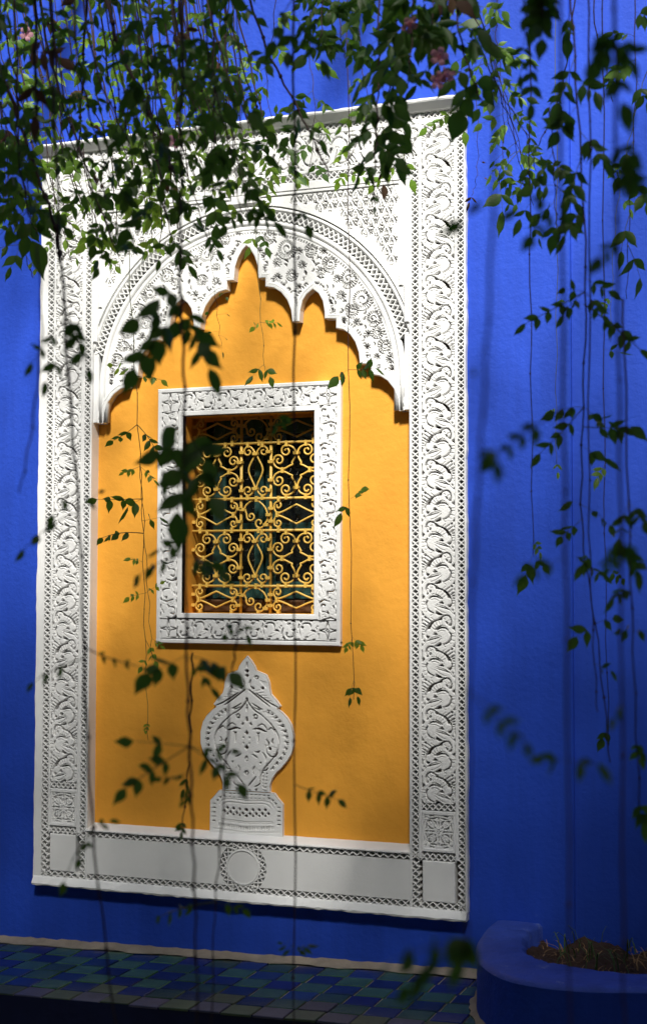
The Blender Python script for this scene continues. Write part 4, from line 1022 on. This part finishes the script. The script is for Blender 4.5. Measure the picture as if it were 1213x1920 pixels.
vine([(448,1160),(441,1220),(432,1300),(415,1560),(402,1720),(396,1990)], -2.7, .0014, 'thin grey vine crossing the left half of the flame-shaped relief', [((447,1166),(425,1190),3,26), ((447,1168),(462,1192),3,26), ((404,1690),(300,1720),7,30), ((404,1688),(455,1705),5,26)])
vine([(548,-120),(553,400),(551,900),(553,1300),(551,1990)], -2.55, .0020, 'straight bare vine falling from the top through the window to the tiles', [((548,10),(515,75),5,40), ((549,20),(602,110),7,38), ((549,40),(540,95),3,40), ((553,380),(575,420),3,30), ((551,765),(520,800),5,22), ((552,1472),(634,1500),7,26), ((552,1790),(530,1770),5,22), ((552,1790),(575,1775),5,22)])
vine([(650,-120),(654,400),(655,900),(663,1312)], -.62, .0014, 'slender vine hanging right of the window over the yellow panel', [((655,690),(634,705),3,30), ((655,688),(704,690),7,26), ((656,940),(640,962),3,26), ((657,935),(676,918),5,20,'leaf_young_lit'), ((661,1195),(676,1210),5,18,'leaf_young_lit'), ((661,1196),(650,1214),5,16,'leaf_young_lit'), ((663,1288),(656,1308),3,22), ((663,1288),(670,1306),3,22)])
vine([(455,250),(478,410),(487,560),(497,695)], -.42, .0011, 'fine vine under the arch crown, ending above the window frame', [((480,430),(468,462),3,24,'leaf_young_lit'), ((482,428),(500,462),5,26), ((490,600),(476,612),5,16,'leaf_young_lit'), ((490,600),(520,604),7,17,'leaf_young_lit'), ((496,684),(474,704),3,30), ((496,686),(506,706),3,26)], stem='stem_green')
vine([(380,330),(398,500),(408,590),(415,648)], -.40, .0008, 'hair-thin twig with tiny buds under the left arch cusps', [((402,540),(424,556),3,9), ((406,580),(390,584),1,11), ((408,585),(425,588),1,10), ((412,620),(396,622),1,10), ((414,630),(424,634),1,9), ((415,646),(417,660),1,12)])
vine([(893,150),(896,280),(892,340),(884,366)], -.30, .0009, 'dangling dry twig at the upper right edge of the surround', [((884,362),(880,378),3,20,'leaf_dry'), ((895,300),(903,303),1,7,'leaf_dry'), ((894,330),(908,332),1,8,'leaf_dry')])

# --- right-hand group over the blue wall
vine([(925,-120),(928,250),(915,600),(898,900),(884,1180),(878,1600),(874,1800)], -3.75, .0014, 'very blurred close vine along the right edge of the surround', [((922,345),(868,412),3,44), ((900,835),(928,862),3,44), ((884,1290),(985,1392),7,40), ((912,640),(890,690),1,20), ((875,1745),(862,1790),5,60), ((875,1760),(765,1850),7,58), ((875,1755),(735,1800),5,50)])
vine([(996,-120),(993,300),(996,700),(999,1040)], -1.4, .0016, 'thin vine on the blue wall just right of the surround, ending mid-wall', [((998,1010),(1012,1035),5,18,'leaf_young_lit'), ((998,1036),(986,1078),3,38), ((998,1040),(1018,1060),3,24), ((994,380),(975,410),3,30), ((995,420),(1010,445),3,26)])
vine([(1040,-120),(1044,400),(1043,700),(1042,872)], -.55, .0011, 'hair-thin green vine close to the blue wall beside its joint', [((1043,560),(1056,575),3,12,'leaf_young_lit'), ((1043,760),(1030,770),5,14,'leaf_young_lit'), ((1042,860),(1046,885),3,14,'leaf_young_lit')], stem='stem_green')
vine([(1048,-120),(1056,700),(1062,1200),(1070,2000)], -3.45, .0017, 'wide blurred vine hanging along the joint of the blue wall', [((1057,765),(925,858),7,40), ((1066,1425),(1120,1432),3,40), ((1066,1422),(1020,1418),3,38), ((1062,1060),(985,1075),5,34), ((1055,380),(1000,440),5,36), ((1054,350),(968,392),3,34)])
vine([(1062,-120),(1080,150),(1098,500),(1092,800),(1092,1000),(1120,1200),(1144,1430)], -1.9, .0019, 'leafy vine with three tiers of dark leaves on the blue wall', [
    ((1070,20),(1065,70),5,36), ((1075,90),(1050,190),7,38), ((1080,140),(1115,170),5,36), ((1085,190),(1045,245),7,44), ((1090,260),(1130,300),7,38), ((1093,300),(1070,370),5,42), ((1096,380),(1060,440),5,40),
    ((1097,556),(985,606),7,29), ((1097,556),(1055,590),5,28), ((1097,565),(1130,590),5,32), ((1095,570),(1200,655),9,32), ((1096,530),(1060,540),3,26), ((1097,520),(1140,545),5,30),
    ((1093,768),(1040,772),5,32), ((1093,775),(1012,850),7,31), ((1093,775),(1140,790),5,36), ((1093,790),(1182,800),7,36), ((1093,820),(1130,860),3,36), ((1092,960),(1052,1005),5,30), ((1093,955),(1142,985),5,28), ((1093,948),(1074,940),1,34), ((1100,1060),(1130,1080),5,26), ((1118,1180),(1082,1194),3,34), ((1120,1175),(1148,1160),3,26)])
vine([(1100,-120),(1106,300),(1104,900),(1110,1150),(1120,1335)], -2.1, .0016, 'plain stem hanging just right of the three-tiered leafy vine', [((1105,560),(1130,590),3,28), ((1108,1020),(1090,1060),5,30), ((1114,1240),(1145,1258),3,20)])
vine([(1130,-120),(1132,500),(1134,1000),(1141,1400)], -1.2, .0014, 'slim pale vine between the leafy vine and the right frame edge', [((1133,640),(1160,660),3,22), ((1134,870),(1120,895),5,22,'leaf_young_lit'), ((1135,1060),(1165,1085),5,24), ((1140,1360),(1130,1385),3,24)])
vine([(1150,-120),(1157,500),(1164,1000),(1168,1700),(1171,2000)], -3.4, .0018, 'thick blurred vine near the right edge of the picture', [((1152,40),(1120,110),7,44), ((1153,60),(1185,110),5,46), ((1154,120),(1165,190),3,52), ((1155,250),(1178,310),5,52), ((1156,300),(1195,345),5,42), ((1158,440),(1125,480),5,36), ((1164,1000),(1185,1050),5,38), ((1164,1010),(1140,1060),5,34), ((1166,1300),(1150,1345),3,30)])
vine([(1168,560),(1180,1000),(1190,1300),(1201,1545)], -2.4, .0016, 'brown vine at the right edge with a drooping tuft at its end', [((1179,960),(1160,1010),5,34), ((1180,1020),(1196,1070),5,34), ((1186,1170),(1165,1180),3,28), ((1187,1170),(1213,1182),3,28), ((1183,1080),(1150,1120),5,30), ((1178,930),(1205,980),5,30), ((1196,1380),(1200,1420),5,26), ((1200,1480),(1206,1540),5,38)])
vine([(1185,-120),(1192,150),(1180,400),(1175,560)], -1.1, .0014, 'leafy young vine at the upper right corner', [((1190,60),(1150,60),7,26), ((1192,110),(1150,140),7,28,'leaf_young_lit'), ((1191,160),(1213,190),5,32), ((1188,280),(1160,330),5,30), ((1183,350),(1213,380),5,36), ((1180,400),(1165,470),3,40), ((1178,450),(1200,520),3,40), ((1190,20),(1215,30),5,30)])
vine([(1215,120),(1190,220),(1165,330),(1150,470),(1145,640)], -.5, .0010, 'fine slanting green vine at the right edge above the tiers', [((1168,310),(1150,322),5,14,'leaf_young_lit'), ((1160,360),(1180,390),3,20,'leaf_young_lit'), ((1148,560),(1130,575),5,16,'leaf_young_lit')], stem='stem_green')
vine([(1083,-60),(1062,120),(1040,200),(1010,272)], -1.3, .0018, 'bare dark shoot slanting left across the upper blue wall', [((1050,160),(1030,200),3,24)])
vine([(1108,-60),(1120,80),(1136,130),(1149,190)], -1.0, .0016, 'bare dark shoot slanting right across the upper blue wall', [((1135,120),(1150,150),3,24)])
vine([(1012,-140),(1015,-40),(1017,30)], -2.7, .0016, 'drooping dark leaf fan at the top edge right of centre', [((1014,-60),(1030,30),9,40), ((1014,-40),(1000,40),7,42), ((1015,-20),(1016,70),7,44), ((1015,-30),(985,30),5,36)])
vine([(975,-140),(985,40),(995,110)], -2.5, .0013, 'dark pinnate leaf hanging above the upper right blue wall', [((992,70),(996,192),7,34), ((990,60),(975,140),5,30)])
for i, (pth, lb) in enumerate(((((860,-80),(905,40),(950,200),(978,300)), 'first of four slanting stems right of the surround corner'), (((880,10),(925,110),(965,240),(1000,385)), 'longest slanting stem right of the surround corner'), (((875,-80),(930,150),(955,230),(985,345)), 'leafy slanting stem right of the surround corner'), (((888,60),(935,165),(985,250),(1005,320)), 'short slanting stem right of the surround corner'))):
    vine(pth, -.8-.25*i, .0013, lb, auto=(0, 400, 58, 24, 52, 'leaf' if i % 2 else 'leaf_young_lit'), Y1=-.55-.2*i)
vine([(1030,200),(1038,300),(1042,400),(1050,440)], -1.7, .0013, 'dense dark leaf bunch hanging right of the slanting stems', [((1036,290),(1010,330),5,28), ((1038,300),(1065,330),5,30), ((1040,340),(1000,350),5,30), ((1041,350),(1075,380),5,34), ((1042,370),(1012,400),3,34), ((1044,395),(1068,420),3,38), ((1046,410),(1035,440),3,34)])
vine([(935,-40),(930,60),(938,130),(945,250),(935,345)], -.9, .0012, 'green leafy vine beside the top right corner of the surround', [((932,60),(905,40),5,38), ((934,80),(950,100),5,34), ((936,95),(985,110),5,30,'leaf_young_lit'), ((938,120),(910,160),5,26), ((942,240),(925,270),5,22,'leaf_young_lit'), ((940,300),(950,350),5,30), ((936,340),(942,395),3,42), ((938,330),(965,350),5,24,'leaf_young_lit')])

# --- top middle
vine([(712,-120),(710,100),(707,220),(703,300),(699,380)], -1.9, .0019, 'leafy vine hanging over the top border right of the arch crown', [((700,300),(690,330),3,24), ((699,350),(703,385),3,20)], auto=(-60, 300, 30, 40, 46))
vine([(738,-120),(742,60),(735,150),(706,240)], -1.8, .0018, 'vine with torn leaves slanting left over the top border', [((715,215),(745,250),3,48), ((712,225),(742,300),5,52), ((720,200),(755,225),3,40)], auto=(-60, 120, 30, 40, 44))
vine([(775,-120),(772,60),(765,165)], -2.0, .0018, 'bushy vine tip with pink flowers above the surround', auto=(-60, 150, 22, 42, 50), flowers=((826,100), (832,125), (808,148), (760,35)))
vine([(805,-120),(812,40),(806,120)], -1.9, .0016, 'bushy vine tip just right of the pink-flowered one', auto=(-60, 120, 26, 40, 46))
vine([(845,-120),(858,40),(880,130),(905,192)], -1.9, .0022, 'dark vine drooping toward the top right corner of the surround', [((882,140),(862,205),5,60), ((884,140),(905,165),3,44), ((868,120),(845,150),3,44)], auto=(-60, 90, 26, 46, 46))
vine([(668,-120),(676,90),(700,230),(748,372)], -1.2, .0012, 'thin stem slanting right across the spandrel with a withered leaf', [((722,310),(718,345),3,30,'leaf_dry'), ((735,330),(725,350),1,26,'leaf_dry'), ((684,140),(660,160),5,22,'leaf_young_lit'), ((690,190),(640,235),5,26,'leaf_young_lit')], auto=(-60, 120, 34, 30, 40))
vine([(600,-120),(604,40),(594,90)], -1.6, .0016, 'bushy vine tip with a rust-coloured bud left of the flowers', auto=(-60, 80, 20, 30, 46))
vine([(640,-120),(636,30),(648,110)], -1.5, .0016, 'short bushy vine tip above the middle of the top border', auto=(-60, 100, 24, 38, 44))
vine([(452,-60),(500,90),(560,205),(616,322)], -1.7, .0030, 'thick dark bare branch slanting across the top border', [((545,170),(560,220),5,34), ((566,215),(540,255),5,34), ((570,225),(600,260),3,30), ((560,200),(530,215),3,28)])
vine([(520,-60),(512,60),(500,150),(515,260),(530,300)], -.55, .0012, 'bright green vine close to the wall left of the slanting branch', [((512,50),(540,30),7,26,'leaf_young_lit'), ((510,80),(535,105),5,28,'leaf_young_lit'), ((504,120),(468,145),7,24,'leaf_young_lit'), ((500,150),(480,180),5,28,'leaf_young_lit'), ((505,200),(480,215),5,24), ((508,215),(530,205),5,24), ((512,245),(490,280),5,26), ((520,270),(545,290),5,26), ((530,298),(512,325),3,26), ((530,300),(560,330),5,28)])
vine([(585,-60),(580,90),(590,200),(580,330)], -.5, .0012, 'bright green vine close to the wall right of the slanting branch', [((582,90),(560,115),7,22,'leaf_young_lit'), ((580,110),(615,130),7,24,'leaf_young_lit'), ((586,170),(560,190),5,24), ((588,180),(615,200),5,24), ((589,215),(610,250),5,24,'leaf_young_lit'), ((585,270),(560,290),5,24), ((582,310),(560,340),3,28,'leaf_young_lit'), ((583,300),(605,325),5,24)])
vine([(655,150),(660,250),(652,330)], -.35, .0010, 'small bright leafy sprig over the top border scrolls', [((658,200),(690,215),5,22,'leaf_young_lit'), ((659,260),(640,290),5,24,'leaf_young_lit'), ((655,310),(635,340),5,24,'leaf_young_lit'), ((654,320),(680,330),5,24,'leaf_young_lit')], stem='stem_green')
vine([(770,250),(750,310),(738,330)], -.32, .0010, 'short row of bright leaves over the right spandrel', [((765,300),(700,345),7,22,'leaf_young_lit'), ((768,290),(770,335),3,26,'leaf_young_lit')], stem='stem_green')
vine([(870,180),(850,210),(800,235)], -.30, .0010, 'bright sunlit leaf row at the top right corner of the surround', [((862,195),(800,238),7,22,'leaf_young_lit'), ((866,200),(870,245),3,34,'leaf_young_lit')], stem='stem_green')
vine([(430,-100),(425,60),(400,200),(398,380)], -1.3, .0015, 'vine with heart-shaped dark leaves left of the thick slanting branch', [((424,70),(400,100),3,36), ((418,120),(440,150),5,36), ((410,160),(390,215),5,44), ((402,240),(420,300),5,34), ((398,330),(405,420),5,42), ((398,300),(370,340),5,36)], auto=(-80, 60, 26, 30, 42))
vine([(395,-100),(400,100),(402,260),(405,300)], -2.2, .0022, 'near-vertical dark stem crossing the cornice left of the arch crown', [((401,100),(380,140),3,44), ((401,150),(420,190),3,48)])
vine([(360,-80),(390,120),(440,260),(470,330)], -1.0, .0013, 'slim stem slanting right over the arch lattice', [((440,260),(470,270),5,22)], auto=(0, 240, 60, 26, 40))

# --- dense tangle at the upper left: strands that cannot be told apart share one label
TANG = 'leafy strand in the dense vine tangle at the upper left'
rT = random.Random(77)
for i in range(38):
    x0 = -45+i*13+rT.uniform(-10, 10); sl = rT.uniform(.05, .36); y1 = (rT.uniform(330, 500) if x0 < 300 else rT.uniform(240, 420))
    x1 = x0+sl*y1; Yd = (-.55, -2.1, -.9, -1.5, -.55, -2.4, -1.2, -.9, -1.8)[i % 9]
    kd = 'leaf_young_lit' if Yd > -1.3 else 'leaf'  # strands nearer the wall take the sunlit-toned leaf colour
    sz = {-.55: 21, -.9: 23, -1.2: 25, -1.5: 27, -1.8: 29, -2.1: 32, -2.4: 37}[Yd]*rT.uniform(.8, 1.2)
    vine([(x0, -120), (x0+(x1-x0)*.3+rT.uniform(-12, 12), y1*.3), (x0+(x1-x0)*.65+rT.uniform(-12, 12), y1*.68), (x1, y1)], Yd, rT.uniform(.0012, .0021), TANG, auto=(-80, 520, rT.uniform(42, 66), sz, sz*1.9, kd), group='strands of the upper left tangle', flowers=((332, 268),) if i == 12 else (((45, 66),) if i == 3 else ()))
BARE = 'bare dark stem slanting through the dense vine tangle at the upper left'
for i in range(30):
    x0 = rT.uniform(-60, 430); y1 = rT.uniform(220, 430); x1 = x0+rT.uniform(-.15, .5)*y1
    vine([(x0, -120), ((x0+x1)/2+rT.uniform(-14, 14), y1*.45), (x1, y1)], rT.uniform(-2.2, -.6), rT.uniform(.0018, .0032), BARE, group='bare stems of the upper left tangle')
vine([(-25,60),(20,180),(60,300),(100,412),(112,490)], -2.2, .0042, 'thick dark branch at the far left slanting down to the surround', [((30,210),(60,240),5,40), ((55,290),(30,330),5,40)])
vine([(185,-80),(215,60),(255,160),(300,250),(328,330)], -2.2, .0040, 'thick dark branch slanting through the middle of the upper left tangle', [((260,170),(300,200),3,40)])
vine([(68,-80),(66,120),(70,200),(62,232)], -2.6, .0026, 'blurred dark stem with a withered hanging leaf at the upper left', [((66,115),(66,215),3,56,'leaf_dry'), ((66,150),(90,180),3,50)])
vine([(0,200),(22,360),(45,470),(62,520)], -1.4, .0015, 'leafy strand over the blue wall left of the surround', [((45,460),(20,500),3,36), ((50,480),(75,515),5,18,'leaf_young_lit')], auto=(180, 470, 34, 34, 52))
vine([(30,150),(40,300),(55,400),(72,440)], -1.9, .0015, 'strand with a large ragged leaf at the surround left edge', [((55,390),(60,450),3,70), ((58,400),(50,440),3,60)], auto=(150, 420, 36, 36, 52))
vine([(70,460),(78,620),(60,800),(36,925)], -3.2, .0013, 'thin blurred shadowy vine slanting over the left blue wall', [])

# ------------------------------------------------------------------ unseen pergola with foliage and thickets added to block and grade the light
RC = random.Random(9)
def foliage(name, label, dens, x0, x1, y0, y1, z0, z1, size, n, seed, mtl='canopy'):
    rg_ = random.Random(seed); v = []; f = []
    for _ in range(n):
        x = rg_.uniform(x0, x1); y = rg_.uniform(y0, y1); z = rg_.uniform(z0, z1)
        if rg_.random() > dens(x, y, z): continue
        s_ = size*rg_.uniform(.6, 1.4); d = Vector((rg_.gauss(0, 1), rg_.gauss(0, 1), rg_.gauss(0, .7))).normalized(); e = d.cross(Vector((rg_.gauss(0, 1), rg_.gauss(0, 1), rg_.gauss(0, 1)))).normalized()*.36
        p = Vector((x, y, z)); b = len(v)
        v += [tuple(p), tuple(p+(d*.5+e)*s_), tuple(p+d*s_), tuple(p+(d*.5-e)*s_)]; f.append((b, b+1, b+2, b+3))
    o = obj(name, mesh(name, v, f, mtl, False, False)); tag(o, label, 'foliage', kind='stuff'); return o
def dens_near(x, y, z):  # leaf density shaped to fade the sunlight down and across the wall
    d = -y
    u = x-.344*d                                        # place on the wall whose sun passes here
    t = max(0, min(1, (d-1.7)/2.6)); k = .50*t**1.4
    if d > 3.9: k += (d-3.9)*1.3
    if u > 1.85: k = min(1, k*(1+1.7*min(1, (u-1.85)/.6)))
    if u < .05: k = min(1, k*(1+1.0*min(1, (.05-u)/.4)))
    return k
foliage('shade_foliage', 'unseen overhead foliage, density shaped to grade the sun on the wall', dens_near, -3.4, 6.2, -4.4, -1.2, 4.0, 4.45, .10, 40000, 1)
foliage('shade_foliage', 'unseen dense foliage added overhead behind to block the sky', lambda x, y, z: 1, -7, 9, -9.5, -4.2, 3.9, 4.6, .26, 16000, 2)
foliage('blocker_thicket', 'unseen green thicket added on the left to block side light', lambda x, y, z: 1, -7.4, -6.6, -10, -.3, -.5, 4.6, .30, 9000, 4)  # thickets put in to keep low sky light off the wall
foliage('blocker_thicket', 'unseen green thicket added on the right to block side light', lambda x, y, z: 1, 7.0, 7.8, -10, -.3, -.5, 4.6, .30, 9000, 5)
foliage('blocker_thicket', 'unseen green thicket added at the back to block low sky light', lambda x, y, z: 1, -7, 9, -10.2, -9.4, -.5, 4.6, .30, 9000, 3)
pg = empty('pergola', (1, -3, -.5)); tag(pg, 'unseen dark timber pergola carrying the climbing vines', 'pergola')
mb = MB(); mb.box(-6, 0, 0, 0, 0, 0) if False else None
for x in (-3.2, 5.6):
    for y in (-2.95, -8.6):
        mb = MB(); mb.box(x-.07, x+.07, y-.07, y+.07, -.5, 3.95); part(mb, 'post', pg, 'timber')
for y in (-2.95, -8.6): mb = MB(); mb.box(-4, 6.4, y-.06, y+.06, 3.95, 4.1); part(mb, 'beam', pg, 'timber')
for i in range(8):
    x = -3.6+i*1.3; mb = MB(); mb.box(x-.03, x+.03, -9, -.15, 4.1, 4.18); part(mb, 'rafter', pg, 'timber')
